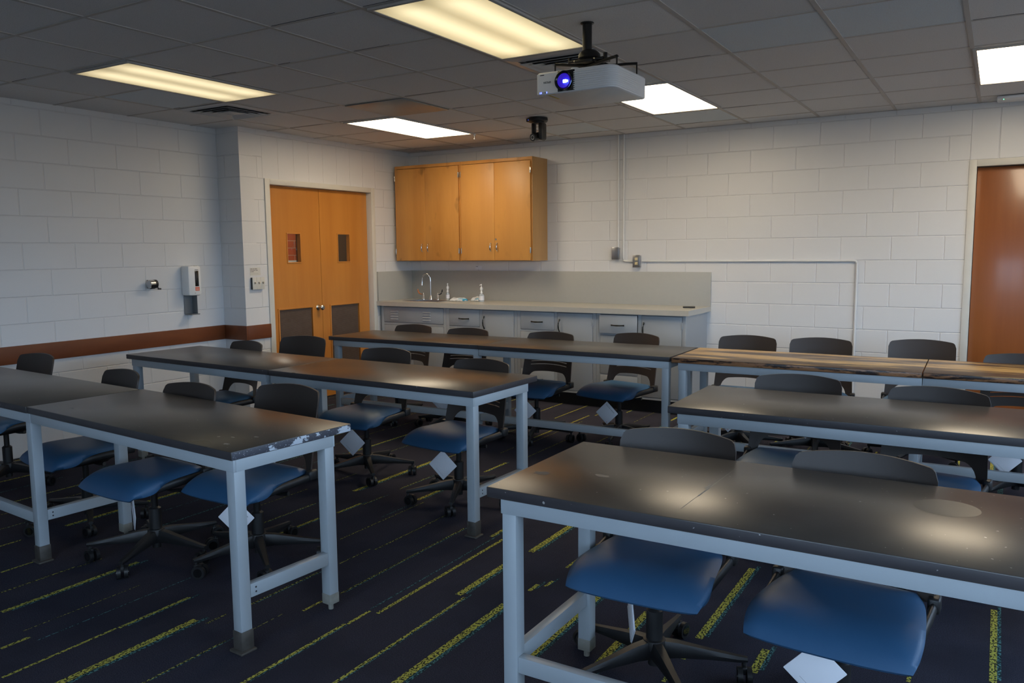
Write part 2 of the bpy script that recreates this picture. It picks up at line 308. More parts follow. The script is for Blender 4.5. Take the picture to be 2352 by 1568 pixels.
# ------------------------------------------------------------------ mesh helpers
class MB:
    def __init__(s): s.bm = bmesh.new(); s.mats = []
    def mi(s, m):
        if m is None: m = s.mats[0] if s.mats else 'white'
        if m not in s.mats: s.mats.append(m)
        return s.mats.index(m)
    def _tag(s, faces, m):
        i = s.mi(m)
        for f in faces: f.material_index = i
    def box(s, a, b, m=None, bev=0.0, mx=None):
        (x0, y0, z0), (x1, y1, z1) = a, b
        r = bmesh.ops.create_cube(s.bm, size=1.0); v = r['verts']
        for q in v: q.co = Vector(((x0 + x1) / 2 + q.co.x * (x1 - x0), (y0 + y1) / 2 + q.co.y * (y1 - y0), (z0 + z1) / 2 + q.co.z * (z1 - z0)))
        fs = {f for q in v for f in q.link_faces}; s._tag(fs, m)
        if bev > 0:
            es = list({e for q in v for e in q.link_edges})
            r2 = bmesh.ops.bevel(s.bm, geom=es, offset=bev, segments=2, affect='EDGES', profile=0.5)
            s._tag(r2['faces'], m); v = list({q for f in r2['faces'] for q in f.verts} | {q for q in v if q.is_valid})
        if mx is not None:
            for q in v: q.co = mx @ q.co
        return s
    def cyl(s, p0, p1, r0, m=None, seg=20, r1=None, caps=True):
        p0, p1 = Vector(p0), Vector(p1); d = p1 - p0; r1 = r0 if r1 is None else r1
        q = d.to_track_quat('Z', 'Y'); A = []; B = []
        for i in range(seg):
            a = 2 * PI * i / seg; c = Vector((math.cos(a), math.sin(a), 0))
            A.append(s.bm.verts.new(p0 + q @ (c * r0))); B.append(s.bm.verts.new(p1 + q @ (c * r1)))
        fs = [s.bm.faces.new((A[i], A[(i + 1) % seg], B[(i + 1) % seg], B[i])) for i in range(seg)]
        if caps: fs += [s.bm.faces.new(A[::-1]), s.bm.faces.new(B)]
        s._tag(fs, m); return s
    def lathe(s, prof, c, m=None, seg=28, mx=None):
        rings = []
        for (r, z) in prof:
            ring = [s.bm.verts.new((c[0] + r * math.cos(2 * PI * i / seg), c[1] + r * math.sin(2 * PI * i / seg), c[2] + z)) for i in range(seg)]
            if mx is not None:
                for q in ring: q.co = mx @ q.co
            rings.append(ring)
        fs = []
        for a, b in zip(rings, rings[1:]):
            fs += [s.bm.faces.new((a[i], a[(i + 1) % seg], b[(i + 1) % seg], b[i])) for i in range(seg)]
        if prof[0][0] > 1e-4: fs.append(s.bm.faces.new(rings[0][::-1]))
        if prof[-1][0] > 1e-4: fs.append(s.bm.faces.new(rings[-1]))
        s._tag(fs, m); return s
    def tube(s, pts, r, m=None, seg=12, flat=None):
        """round or flattened (rx, rz) bar along a path"""
        pts = [Vector(p) for p in pts]; rings = []
        for i, p in enumerate(pts):
            d = (pts[min(i + 1, len(pts) - 1)] - pts[max(i - 1, 0)]).normalized()
            up = Vector((0, 0, 1)) if abs(d.z) < 0.9 else Vector((0, 1, 0))
            sx = d.cross(up).normalized(); sz = sx.cross(d).normalized()
            rr = r[i] if isinstance(r, (list, tuple)) else r; rx, rz = (rr, rr) if flat is None else (flat[0] * rr, flat[1] * rr)
            rings.append([s.bm.verts.new(p + sx * math.cos(2 * PI * k / seg) * rx + sz * math.sin(2 * PI * k / seg) * rz) for k in range(seg)])
        fs = []
        for a, b in zip(rings, rings[1:]): fs += [s.bm.faces.new((a[k], a[(k + 1) % seg], b[(k + 1) % seg], b[k])) for k in range(seg)]
        fs += [s.bm.faces.new(rings[0][::-1]), s.bm.faces.new(rings[-1])]
        s._tag(fs, m); return s
    def prism(s, pts, d, m=None):
        """polygon pts (3D) pushed along vector d"""
        d = Vector(d); A = [s.bm.verts.new(p) for p in pts]; B = [s.bm.verts.new(Vector(p) + d) for p in pts]; n = len(A)
        fs = [s.bm.faces.new(A[::-1]), s.bm.faces.new(B)] + [s.bm.faces.new((A[i], A[(i + 1) % n], B[(i + 1) % n], B[i])) for i in range(n)]
        s._tag(fs, m); return s
    def quad(s, p, m=None):
        f = s.bm.faces.new([s.bm.verts.new(q) for q in p]); s._tag([f], m); return s
    def text(s, body, size, mx, m='ink', depth=0.0004, align='LEFT'):
        cu = bpy.data.curves.new('lettering', 'FONT'); cu.body = body; cu.size = size; cu.extrude = depth; cu.align_x = align; cu.resolution_u = 3
        o = bpy.data.objects.new('lettering', cu); C.objects.link(o); dg = bpy.context.evaluated_depsgraph_get()
        me = bpy.data.meshes.new_from_object(o.evaluated_get(dg)); me.transform(mx)
        n0 = len(s.bm.faces); s.bm.from_mesh(me); s.bm.faces.ensure_lookup_table(); s._tag(s.bm.faces[n0:], m)
        bpy.data.objects.remove(o); bpy.data.curves.remove(cu); bpy.data.meshes.remove(me); return s
    def build(s, name, parent=None, smooth=True, angle=35, fixn=True):
        if fixn: bmesh.ops.recalc_face_normals(s.bm, faces=s.bm.faces)
        me = bpy.data.meshes.new(name); s.bm.to_mesh(me); s.bm.free()
        for k in s.mats: me.materials.append(MT[k])
        if smooth:
            me.polygons.foreach_set('use_smooth', [True] * len(me.polygons)); me.set_sharp_from_angle(angle=math.radians(angle))
        o = bpy.data.objects.new(name, me); C.objects.link(o)
        if parent is not None: o.parent = parent
        return o
def tag(o, label=None, cat=None, group=None, kind=None):
    if label: o['label'] = label
    if cat: o['category'] = cat
    if group: o['group'] = group
    if kind: o['kind'] = kind
    return o
def empty(name, loc=(0, 0, 0), rz=0.0):
    o = bpy.data.objects.new(name, None); C.objects.link(o); o.location = loc; o.rotation_euler = (0, 0, rz); o.empty_display_size = 0.1; return o
def copy_tree(o, parent=None):
    c = o.copy(); C.objects.link(c)
    if parent is not None: c.parent = parent
    for ch in list(o.children): copy_tree(ch, c)
    return c
def struct(o): o['kind'] = 'structure'; return o

# ------------------------------------------------------------------ floor
import_stripes = [(2.975, -6.266, -5.818, 0.014, 'y'), (2.981, -5.810, -5.467, 0.018, 'yt'), (3.196, -6.194, -5.601, 0.034, 'yt'), (2.740, -6.152, -6.041, 0.018, 'y'), (2.398, -5.976, -5.325, 0.026, 'yt'), (2.182, -5.873, -5.520, 0.012, 'y'), (2.194, -5.516, -5.390, 0.010, 'y'), (1.932, -5.743, -5.582, 0.014, 'y'), (2.664, -6.029, -5.494, 0.006, 'y'), (2.797, -6.040, -5.323, 0.006, 't'), (3.265, -5.602, -5.500, 0.012, 'y'), (3.459, -6.035, -5.665, 0.010, 'yt'), (3.770, -5.858, -5.314, 0.016, 'yt'), (3.281, -5.397, -4.966, 0.012, 'yt'), (3.474, -5.558, -5.381, 0.005, 'y'), (3.528, -5.314, -5.198, 0.014, 'y'), (2.709, -4.796, -4.382, 0.020, 'yt'), (2.491, -4.608, -4.188, 0.012, 'yt'), (2.225, -4.378, -3.988, 0.008, 'y'), (3.780, -5.312, -5.170, 0.016, 'y'), (3.824, -5.173, -4.149, 0.018, 'y'), (3.771, -5.155, -4.127, 0.008, 't'), (4.057, -5.698, -4.855, 0.014, 'yt'), (4.250, -5.581, -4.825, 0.034, 'yt'), (4.017, -4.848, -4.446, 0.032, 'yt'), (3.545, -5.102, -4.108, 0.012, 'yt'), (3.295, -4.837, -4.609, 0.008, 'y'), (3.325, -4.610, -3.924, 0.010, 'y'), (3.060, -4.584, -3.839, 0.009, 'y'), (3.018, -4.186, -3.885, 0.008, 't'), (2.736, -4.259, -4.047, 0.018, 'yt'), (2.765, -4.069, -3.868, 0.009, 'yt'), (2.754, -3.697, -3.344, 0.012, 'yt'), (2.999, -3.822, -3.387, 0.026, 'yt'), (3.747, -4.146, -3.980, 0.020, 'yt'), (4.042, -4.235, -3.780, 0.034, 'yt'), (4.273, -4.652, -4.570, 0.020, 'yt'), (4.313, -4.573, -4.502, 0.016, 'yt'), (2.254, -3.750, -3.548, 0.008, 'y'), (3.017, -3.085, -2.807, 0.018, 'yt'), (5.079, -4.708, -3.891, 0.030, 'yt'), (5.073, -5.085, -5.004, 0.016, 'y'), (5.078, -4.896, -4.806, 0.022, 'yt'), (5.332, -4.863, -4.666, 0.030, 'yt'), (6.082, -4.513, -3.839, 0.024, 'yt'), (5.824, -4.653, -4.593, 0.014, 'y'), (2.320, -1.062, -0.510, 0.014, 'y'), (2.596, -1.250, -0.525, 0.014, 'y'), (2.819, -1.364, -0.982, 0.016, 'y'), (2.870, -0.962, -0.578, 0.014, 'y'), (3.070, -0.694, -0.533, 0.016, 'yt'), (3.296, -1.085, -0.524, 0.006, 'y'), (2.809, -2.013, -1.692, 0.018, 'y'), (2.876, -2.220, -1.248, 0.008, 'y'), (2.834, -2.579, -2.378, 0.010, 'y'), (3.075, -2.612, -1.926, 0.010, 'y'), (3.330, -1.905, -1.701, 0.012, 'y'), (3.022, -2.887, -2.797, 0.020, 'y')]
b = MB(); b.mi('carpet')
b.box((XL - 0.2, YF - 0.2, -0.12), (XR + 0.2, 0.2, 0.0), 'carpet')
_zc = [0]
def stripe(x, y0, y1, wd, kind):
    _zc[0] = (_zc[0] + 1) % 13; z = 0.0005 + 0.00005 * _zc[0]
    if kind in ('y', 'yt'): b.quad([(x - wd / 2, y0, z), (x + wd / 2, y0, z), (x + wd / 2, y1, z), (x - wd / 2, y1, z)], 'c_yel' if wd > 0.012 else 'c_yel2')
    if kind == 't': b.quad([(x - wd / 2, y0, z), (x + wd / 2, y0, z), (x + wd / 2, y1, z), (x - wd / 2, y1, z)], 'c_teal')
    if kind == 'yt':
        w2 = max(0.006, wd * 0.55); b.quad([(x + wd / 2, y0 + 0.03, z), (x + wd / 2 + w2, y0 + 0.03, z), (x + wd / 2 + w2, y1 + 0.04, z), (x + wd / 2, y1 + 0.04, z)], 'c_teal')
def clash(x, y0, y1):
    return any(abs(x - q[0]) < 0.17 and y0 < q[2] + 0.10 and y1 > q[1] - 0.10 for q in import_stripes)
for q in import_stripes: stripe(*q)
rs = random.Random(11)
for k in range(-2, 34):
    x0 = 0.02 + 0.2525 * k; y = YF + rs.random() * 0.5
    while y < -0.55:
        ln = rs.choice((0.35, 0.5, 0.5, 0.8, 1.0)); x = x0 + rs.uniform(-0.03, 0.03); y1 = min(y + ln, -0.5)
        if XL + 0.05 < x < XR - 0.1 and not clash(x, y, y1): stripe(x, y, y1, rs.choice((0.006, 0.009, 0.014, 0.02, 0.03)), rs.choice(('y', 'yt', 'yt', 't')))
        y = y1 + rs.choice((0.0, 0.0, 0.03, 0.25))
floor = struct(b.build('floor', smooth=False, fixn=False))

# ------------------------------------------------------------------ walls
def wall(name, boxes, m):
    b = MB()
    for a, c in boxes: b.box(a, c, m)
    return struct(b.build(name, smooth=False))
WT = 0.16
D2 = (5.834, 6.775)    # right-hand door opening in the back wall
wall('wall_back', [((XL - WT, 0, 0), (D2[0] - .02, WT, H)), ((D2[1] + .02, 0, 0), (XR + WT, WT, H)), ((D2[0] - .02, 0, 2.20), (D2[1] + .02, WT, H)), ((D2[0] - .05, WT, 0), (D2[1] + .05, WT + .05, H))], 'wall_back')  # last box is an added panel, stops outside light leaking round the door leaf
D1 = (-2.167, -0.706)  # double door opening
wall('wall_left_rear', [((-WT, YC + WT, 0), (0, D1[0] - .02, H)), ((-WT, D1[1] + .02, 0), (0, 0, H)), ((-WT, D1[0] - .02, 2.205), (0, D1[1] + .02, H))], 'wall_door')
wall('wall_left_return', [((XL, YC, 0), (0, YC + WT, H))], 'wall_step')
# the return is seen end-on from the door side, so its narrow face carries the door wall's blocks
wall('wall_left', [((XL - WT, YF, 0), (XL, YC + WT, H))], 'wall_left')
FW = [(3.6, 5.6), (6.0, 8.0)]
wall('wall_front', [((XL - WT, YF - WT, 0), (XR + WT, YF, 0.92)), ((XL - WT, YF - WT, 2.45), (XR + WT, YF, H)), ((XL - WT, YF - WT, 0.92), (FW[0][0], YF, 2.45)), ((FW[0][1], YF - WT, 0.92), (FW[1][0], YF, 2.45)), ((FW[1][1], YF - WT, 0.92), (XR + WT, YF, 2.45))], 'wall_plain')
for i, (x0, x1) in enumerate(FW):
    b = MB(); t = 0.05; ya, yb_ = YF - 0.10, YF - 0.03
    for a, c in (((x0, ya, 0.92), (x0 + t, yb_, 2.45)), ((x1 - t, ya, 0.92), (x1, yb_, 2.45)), ((x0 + t, ya, 0.92), (x1 - t, yb_, 0.92 + t)), ((x0 + t, ya, 2.45 - t), (x1 - t, yb_, 2.45)), (((x0 + x1) / 2 - .02, ya, 0.92 + t), ((x0 + x1) / 2 + .02, yb_, 2.45 - t))): b.box(a, c, 'steel', 0.003)
    wo = struct(b.build('window_%d' % (i + 5)))
    for (a0, a1) in ((x0 + t, (x0 + x1) / 2 - .02), ((x0 + x1) / 2 + .02, x1 - t)): MB().box((a0, YF - 0.066, 0.92 + t), (a1, YF - 0.060, 2.45 - t), 'glass').build('pane', wo)
    ld = bpy.data.lights.new('window_portal', 'AREA'); ld.shape = 'RECTANGLE'; ld.size = x1 - x0; ld.size_y = 1.53
    lo = bpy.data.objects.new('window_portal', ld); C.objects.link(lo); lo.location = ((x0 + x1) / 2, YF - WT - 0.02, 1.685)
    lo.rotation_euler = (PI / 2, 0, PI); ld.cycles.is_portal = True
WZ = (0.92, 2.45)
WINS = [(-9.2, -7.4), (-7.1, -5.3), (-5.0, -3.2), (-2.9, -1.1)]
bx = [((XR, YF, 0), (XR + WT, 0, WZ[0])), ((XR, YF, WZ[1]), (XR + WT, 0, H))]
edges = [YF] + [v for wv in WINS for v in wv] + [0]
for i in range(0, len(edges), 2): bx.append(((XR, edges[i], WZ[0]), (XR + WT, edges[i + 1], WZ[1])))
wall('wall_right', bx, 'wall_plain')
for i, (y0, y1) in enumerate(WINS):
    b = MB(); t = 0.05
    for a, c in (((XR + 0.03, y0, WZ[0]), (XR + 0.10, y0 + t, WZ[1])), ((XR + 0.03, y1 - t, WZ[0]), (XR + 0.10, y1, WZ[1])), ((XR + 0.03, y0 + t, WZ[0]), (XR + 0.10, y1 - t, WZ[0] + t)),
                 ((XR + 0.03, y0 + t, WZ[1] - t), (XR + 0.10, y1 - t, WZ[1])), ((XR + 0.04, (y0 + y1) / 2 - 0.02, WZ[0] + t), (XR + 0.09, (y0 + y1) / 2 + 0.02, WZ[1] - t))): b.box(a, c, 'steel', 0.003)
    wo = struct(b.build('window_%d' % (i + 1)))
    for (a0, a1) in ((y0 + t, (y0 + y1) / 2 - 0.02), ((y0 + y1) / 2 + 0.02, y1 - t)):
        MB().box((XR + 0.060, a0, WZ[0] + t), (XR + 0.066, a1, WZ[1] - t), 'glass').build('pane', wo)
    # daylight guide for the sky light that comes through this opening
    ld = bpy.data.lights.new('window_portal', 'AREA'); ld.shape = 'RECTANGLE'; ld.size = y1 - y0; ld.size_y = WZ[1] - WZ[0]
    lo = bpy.data.objects.new('window_portal', ld); C.objects.link(lo); lo.location = (XR + WT + 0.02, (y0 + y1) / 2, sum(WZ) / 2)
    lo.rotation_euler = (PI / 2, 0, PI / 2); ld.cycles.is_portal = True

# ceiling: tiles and the enamelled grid
GX = [0.91 + 0.615 * k for k in range(-2, 13)]; GY = [-0.30 - 0.62 * k for k in range(0, 16)]
b = MB(); b.box((XL - WT, YF - WT, H), (XR + WT, WT, H + 0.1), 'tile')
for x in GX:
    if XL < x < XR: b.box((x - 0.012, YF, H - 0.004), (x + 0.012, 0, H + 0.001), 'tbar')
for y in GY:
    if y > YF: b.box((XL, y - 0.010, H - 0.003), (XR, y + 0.010, H + 0.001), 'tbar')
rg = random.Random(5)
for x in GX:
    for y in GY:
        if rg.random() < 0.35 and XL + 0.1 < x < XR - 0.4 and y > YF + 0.4:
            ln = rg.uniform(0.08, 0.5); b.box((x + 0.02, y - 0.0135, H - 0.0012), (x + 0.02 + ln, y - 0.010, H + 0.001), 'gap')
b.box((0, -0.022, H - 0.004), (XR, 0, H + 0.001), 'tbar')
struct(b.build('ceiling', smooth=False))

# brown rail along the left walls
rz0, rz1, rt = 0.7215, 0.8555, 0.02
for i, (a, c) in enumerate([((XL, YF, rz0), (XL + rt, YC, rz1)), ((XL + rt, YC - rt, rz0), (rt, YC, rz1)), ((0, YC, rz0), (rt, -2.228, rz1))]):
    struct(MB().box(a, c, 'rail', 0.002).build('trim_%d' % (i + 1)))

# corridor behind the double doors
MT['locker'] = plain('locker_enamel', (0.10, 0.095, 0.09), 0.5)
b = MB(); b.box((-2.6, -6.0, -0.1), (-.502, 4.0, 0.0), 'concrete'); b.box((-.502, 0.2, -0.1), (-.36, 4.0, 0.0), 'concrete'); b.box((-2.6, 0.52, 0), (-2.3, 4.0, H), 'locker'); b.box((-2.6, -6.0, H), (-.462, 4.0, H + 0.1), 'wall_plain'); b.box((-.462, .16, 0), (-.36, 4.0, H), 'wall_plain'); b.box((-2.7, 4.0, -.1), (-.36, 4.1, H + .1), 'wall_plain'); b.box((-2.7, -6.1, -.1), (-.462, -6.0, H + .1), 'wall_plain')
struct(b.build('floor_corridor', smooth=False))
b = MB(); b.box((-2.6, -6.0, 1.43), (-2.4, 0.52, H), 'brick'); b.box((-2.6, -6.0, 0), (-2.36, 0.52, 1.43), 'trim')
struct(b.build('wall_corridor', smooth=False))
struct(MB().box((-2.36, 0.44, 0), (-2.26, 0.50, H), 'gloss').build('trim_4'))  # added black strip, paints the dark reveal of the left door window
ld = bpy.data.lights.new('corridor_fill', 'POINT'); ld.energy = 38; ld.shadow_soft_size = 0.15; ld.color = (1, 0.9, 0.75)  # unseen fill light, added so the brick shows through the door windows
lo = bpy.data.objects.new('corridor_fill', ld); C.objects.link(lo); lo.location = (-1.2, -0.7, 2.3)

# ------------------------------------------------------------------ doors
d1 = struct(empty('door_1', (0, -1.4365, 0)))
def P(o): return o.matrix_world
def rel(b, off):   # meshes are modelled in world figures; shift them to sit under a parent standing at off
    for v in b.bm.verts: v.co -= Vector(off)
    return b
O1 = (0, -1.4365, 0)
b = MB()
b.box((-0.12, D1[0] - 0.061, 0), (0.012, D1[0], 2.24), 'trim', 0.002); b.box((-0.12, D1[1], 0), (0.012, D1[1] + 0.057, 2.24), 'trim', 0.002)
b.box((-0.12, D1[0], 2.188), (0.012, D1[1], 2.24), 'trim', 0.002)
rel(b, O1).build('door_frame', d1)
def leaf(y0, y1, win, lou, knob):
    x0, x1 = -0.100, -0.060; b = MB(); z0, z1 = 0.01, 2.184
    wy0, wy1, wz0, wz1 = win; ly0, ly1, lz0, lz1 = lou
    ys = sorted([y0, wy0, wy1, y1])
    for (a, c, e, f) in ((y0, y1, wz1, z1), (y0, wy0, wz0, wz1), (wy1, y1, wz0, wz1), (y0, y1, lz1, wz0), (y0, ly0, lz0, lz1), (ly1, y1, lz0, lz1), (y0, y1, z0, lz0)):
        b.box((x0, a, e), (x1, c, f), 'door')
    o = rel(b, O1).build('leaf', d1, smooth=False)
    b = MB()
    for (a, c, e, f) in ((wy0 - .012, wy1 + .012, wz1, wz1 + .012), (wy0 - .012, wy1 + .012, wz0 - .012, wz0), (wy0 - .012, wy0, wz0, wz1), (wy1, wy1 + .012, wz0, wz1)): b.box((x1 - .005, a, e), (x1 + 0.006, c, f), 'door', 0.001)
    rel(b, O1).build('window_bead', o)
    rel(MB().box((x0 + .015, wy0, wz0), (x0 + .021, wy1, wz1), 'glass'), O1).build('pane', o)
    b = MB()
    for (a, c, e, f) in ((ly0 - .014, ly1 + .014, lz1, lz1 + .014), (ly0 - .014, ly0, lz0, lz1), (ly1, ly1 + .014, lz0, lz1)): b.box((x1 - .004, a, e), (x1 + 0.010, c, f), 'door', 0.001)
    rel(b, O1).build('louver_bead', o)
    rel(MB().box((x0 + .01, ly0, lz0), (x1 - 0.012, ly1, lz1), 'louver'), O1).build('louver_panel', o)
    if knob:
        b = MB(); mx = Matrix.Translation((x1, knob, 0.965)) @ Matrix.Rotation(PI / 2, 4, 'Y')
        b.lathe([(0.030, 0), (0.030, 0.004), (0.013, 0.012), (0.011, 0.035), (0.022, 0.045), (0.028, 0.058), (0.027, 0.068), (0.018, 0.076), (0.0, 0.078)], (0, 0, 0), 'nickel', mx=mx)
        rel(b, O1).build('knob', o)
leaf(-2.162, -1.4515, (-1.905, -1.735, 1.441, 1.722), (-2.05, -1.600, 0.20, 0.970), -1.51)
leaf(-1.4470, -0.711, (-1.185, -1.010, 1.436, 1.725), (-1.325, -0.885, 0.20, 0.970), None)
O2 = (6.30, 0, 0)
d2 = struct(empty('door_2', O2)); b = MB()
b.box((D2[0] - 0.055, -0.012, 0), (D2[0], 0.13, 2.236), 'trim', 0.002); b.box((D2[1], -0.012, 0), (D2[1] + 0.055, 0.13, 2.236), 'trim', 0.002); b.box((D2[0], -0.012, 2.182), (D2[1], 0.13, 2.236), 'trim', 0.002)
rel(b, O2).build('door_frame', d2)
lf = rel(MB().box((D2[0] + .004, 0.065, 0.01), (D2[1] - .004, 0.105, 2.176), 'door_dark', 0.001), O2).build('leaf', d2)
b = MB(); mx = Matrix.Translation((D2[1] - 0.07, 0.065, 0.97)) @ Matrix.Rotation(PI / 2, 4, 'X')
b.lathe([(0.030, 0), (0.030, 0.004), (0.012, 0.012), (0.011, 0.035), (0.026, 0.05), (0.027, 0.065), (0.0, 0.076)], (0, 0, 0), 'nickel', mx=mx); rel(b, O2).build('knob', lf)

# ------------------------------------------------------------------ ceiling lights, vents, devices
def light(x, y, col, s, tubes, label, grp):
    o = empty('ceiling_light', (x, y, H)); tag(o, label, 'ceiling light', grp); b = MB(); hx, hy = 0.296, 0.608
    for a, c in (((-hx, -hy, -0.014), (hx, -hy + 0.022, -0.002)), ((-hx, hy - 0.022, -0.014), (hx, hy, -0.002)), ((-hx, -hy + 0.022, -0.014), (-hx + 0.022, hy - 0.022, -0.002)), ((hx - 0.022, -hy + 0.022, -0.014), (hx, hy - 0.022, -0.002))): b.box(a, c, 'tbar', 0.002)
    b.build('frame', o)
    k = 'diff_%g_%g' % (x, y); MT[k] = diffuser('lamp_cover', col, s, tubes)
    MB().box((-hx + 0.022, -hy + 0.022, -0.010), (hx - 0.022, hy - 0.022, -0.004), k).build('diffuser', o)
X1, X3, X5 = 0.91 + .3075, 3.37 + .3075, 5.83 + .3075; YA, YB = -4.02, -1.54
light(X1 - .01, YA + .02, (1.0, 0.84, 0.50), ROW_NEAR, 0.45, 'long yellowish lit ceiling light nearest the left wall, beside the square air vent', None)
light(X1 + .03, YB + .0, (1.0, 0.84, 0.62), ROW_FAR, 0.25, 'bright white ceiling light above the double doors corner', None)
light(X3 + .01, YA + .0, (1.0, 0.86, 0.52), ROW_NEAR * 1.1, 0.45, 'large dim yellowish ceiling light beside the projector, cut by the top of the picture', None)
light(X3 + .045, YB - .08, (1.0, 0.84, 0.62), ROW_FAR, 0.25, 'bright ceiling light directly behind the white projector', None)
light(X5 - .01, YB + .04, (1.0, 0.84, 0.62), ROW_FAR, 0.25, 'bright ceiling light at the right edge above the brown door', None)

def vent(x0, y0, label):
    x1, y1 = x0 + .59, y0 + .595; o = empty('air_vent', ((x0 + x1) / 2, (y0 + y1) / 2, H)); tag(o, label, 'air vent')
    b = MB(); b.box((-.2, -.2, -0.0035), (.2, .2, -0.0015), 'gap'); b.build('duct_opening', o)
    def ring(h, wd, zi, zo, nm, m='vent'):
        b = MB(); h2 = h - wd
        A = [(-h, -h, zo), (h, -h, zo), (h, h, zo), (-h, h, zo)]; B = [(-h2, -h2, zi), (h2, -h2, zi), (h2, h2, zi), (-h2, h2, zi)]
        for i in range(4):
            j = (i + 1) % 4; b.prism([A[i], A[j], B[j], B[i]], (0, 0, -0.002), m)
        return b.build(nm, o, smooth=False)
    ring(.294, .070, -0.012, -0.005, 'vent_frame')
    for h in (.218, .166, .114): ring(h, .044, -0.008, -0.024, 'cone_blade')
    b = MB(); b.box((-.07, -.07, -0.022), (.07, .07, -0.018), 'vent', 0.002); b.build('cone_blade', o)
vent(0.91 - .615 + .012, -3.40 + .012, 'square grey air vent in the ceiling near the left wall, beside the long light')
vent(3.37 + .012, -3.40 + .012, 'square louvred air vent partly hidden behind the projector mount')
o = MB().box((1.525 + .014, -2.78 + .014, H - 0.012), (2.14 - .014, -2.16 - .014, H - 0.004), 'shinyp', 0.004).build('access_panel'); tag(o, 'dull grey smooth ceiling panel between the bright door-side light and the others', 'ceiling panel')
b = MB(); b.cyl((1.53, -0.905, H - 0.004), (1.53, -0.905, H - 0.02), 0.012, 'white'); b.cyl((1.53, -0.905, H - 0.02), (1.53, -0.905, H - 0.05), 0.003, 'white'); b.lathe([(0.001, -0.062), (0.008, -0.058), (0.008, -0.05), (0.003, -0.048)], (1.53, -0.905, H), 'white', 12)
tag(b.build('ceiling_hook'), 'tiny white hook hanging at the corner of the bright light over the door', 'hook')

# wireless access point
AO = (6.055, -0.20, H); o = empty('wireless_access_point', AO); tag(o, 'white rounded wireless access point with green light, on ceiling above the brown door', 'access point')
b = MB(); b.box((-.105, -.105, -0.032), (.105, .105, -0.006), 'white2', 0.012); b.build('housing', o)
MB().box((-.075, -.075, -0.006), (.075, .075, -0.001), 'grey', 0.001).build('mounting_plate', o)
b = MB(); b.lathe([(0.0001, -0.036), (0.003, -0.0355), (0.0045, -0.031)], (-.06, -.088, 0), 'led_g', 12); b.build('status_light', o)

# dome-less pan and tilt camera
PO = (2.505, -1.37, H); o = empty('ceiling_camera', PO, 0.0); tag(o, 'small black pan and tilt camera hanging from the ceiling behind the projector', 'camera')
b = MB(); b.lathe([(0.075, -0.001), (0.085, -0.004), (0.088, -0.028), (0.080, -0.038), (0.0, -0.040)], (0, 0, 0), 'black', 32)
b.box((-0.088, -0.055, -0.036), (-0.02, -0.02, -0.006), 'black', 0.005); b.build('ceiling_base', o)
b = MB(); b.lathe([(0.0, 0), (0.004, -.001), (0.004, .001)], (0, 0, 0), 'led_b', 10, mx=Matrix.Translation((-0.062, -0.058, -0.022)) @ Matrix.Rotation(PI / 2, 4, 'X')); b.build('status_light', o)
b = MB(); b.cyl((0.01, 0, -0.038), (0.01, 0, -0.052), 0.045, 'black'); b.box((0.022, -0.045, -0.195), (0.066, 0.045, -0.045), 'black', 0.016); b.box((-0.052, -0.03, -0.16), (-0.030, 0.03, -0.045), 'black', 0.009); b.build('yoke', o)
b = MB(); b.cyl((-0.004, 0.03, -0.150), (-0.02, -0.05, -0.172), 0.033, 'black', 28); b.cyl((-0.02, -0.05, -0.172), (-0.0215, -0.057, -0.174), 0.033, 'gloss', 28); hd = b.build('camera_head', o)
b = MB(); b.cyl((-0.0215, -0.057, -0.174), (-0.022, -0.0595, -0.1745), 0.019, 'nickel', 24); b.cyl((-0.022, -0.0595, -0.1745), (-0.0222, -0.0605, -0.1748), 0.014, 'gloss', 24); b.build('lens', hd)

# ------------------------------------------------------------------ projector
px0, px1, py0, py1, pz0, pz1 = 4.010, 4.432, -4.088, -3.690, 2.300, 2.408
RO = ((px0 + px1) / 2, (py0 + py1) / 2, pz0); pr = empty('projector', RO); tag(pr, 'white projector with lit blue lens, hanging upside down from a black ceiling pole', 'projector')
b = MB(); hx, hy, hz = (px1 - px0) / 2, (py1 - py0) / 2, pz1 - pz0
def rrect(hx, hy, radii, n=6):
    pts = []
    for (sx, sy, a0), r in zip(((1, -1, -PI / 2), (1, 1, 0), (-1, 1, PI / 2), (-1, -1, PI)), radii):
        for k in range(n + 1):
            a = a0 + PI / 2 * k / n; pts.append((sx * (hx - r) + r * math.cos(a), sy * (hy - r) + r * math.sin(a)))
    return pts
pts = rrect(hx, hy, (.05, .02, .02, .012))
lay = [(0.0, 0.975), (0.004, 1.0), (hz - 0.008, 1.0), (hz, 0.965)]
rings = [[b.bm.verts.new((x * k, y * k, z)) for x, y in pts] for z, k in lay]; fs = []
for A, B in zip(rings, rings[1:]): fs += [b.bm.faces.new((A[i], A[(i + 1) % len(A)], B[(i + 1) % len(A)], B[i])) for i in range(len(A))]
fs += [b.bm.faces.new(rings[0][::-1]), b.bm.faces.new(rings[-1])]; b._tag(fs, 'white2')
body = b.build('housing', pr)
# air grille ribs wrapping the near corner
b = MB(); path = [(x, y) for x, y in pts[:7]]
seg = [(hx - 0.215, -hy)] + path + [(hx, hy - 0.09)]
for k in range(9):
    z = 0.012 + k * 0.0098
    b.tube([(x * 1.004, y * 1.004, z) for x, y in seg], 0.0034, 'white', 6)
b.build('grille', pr)
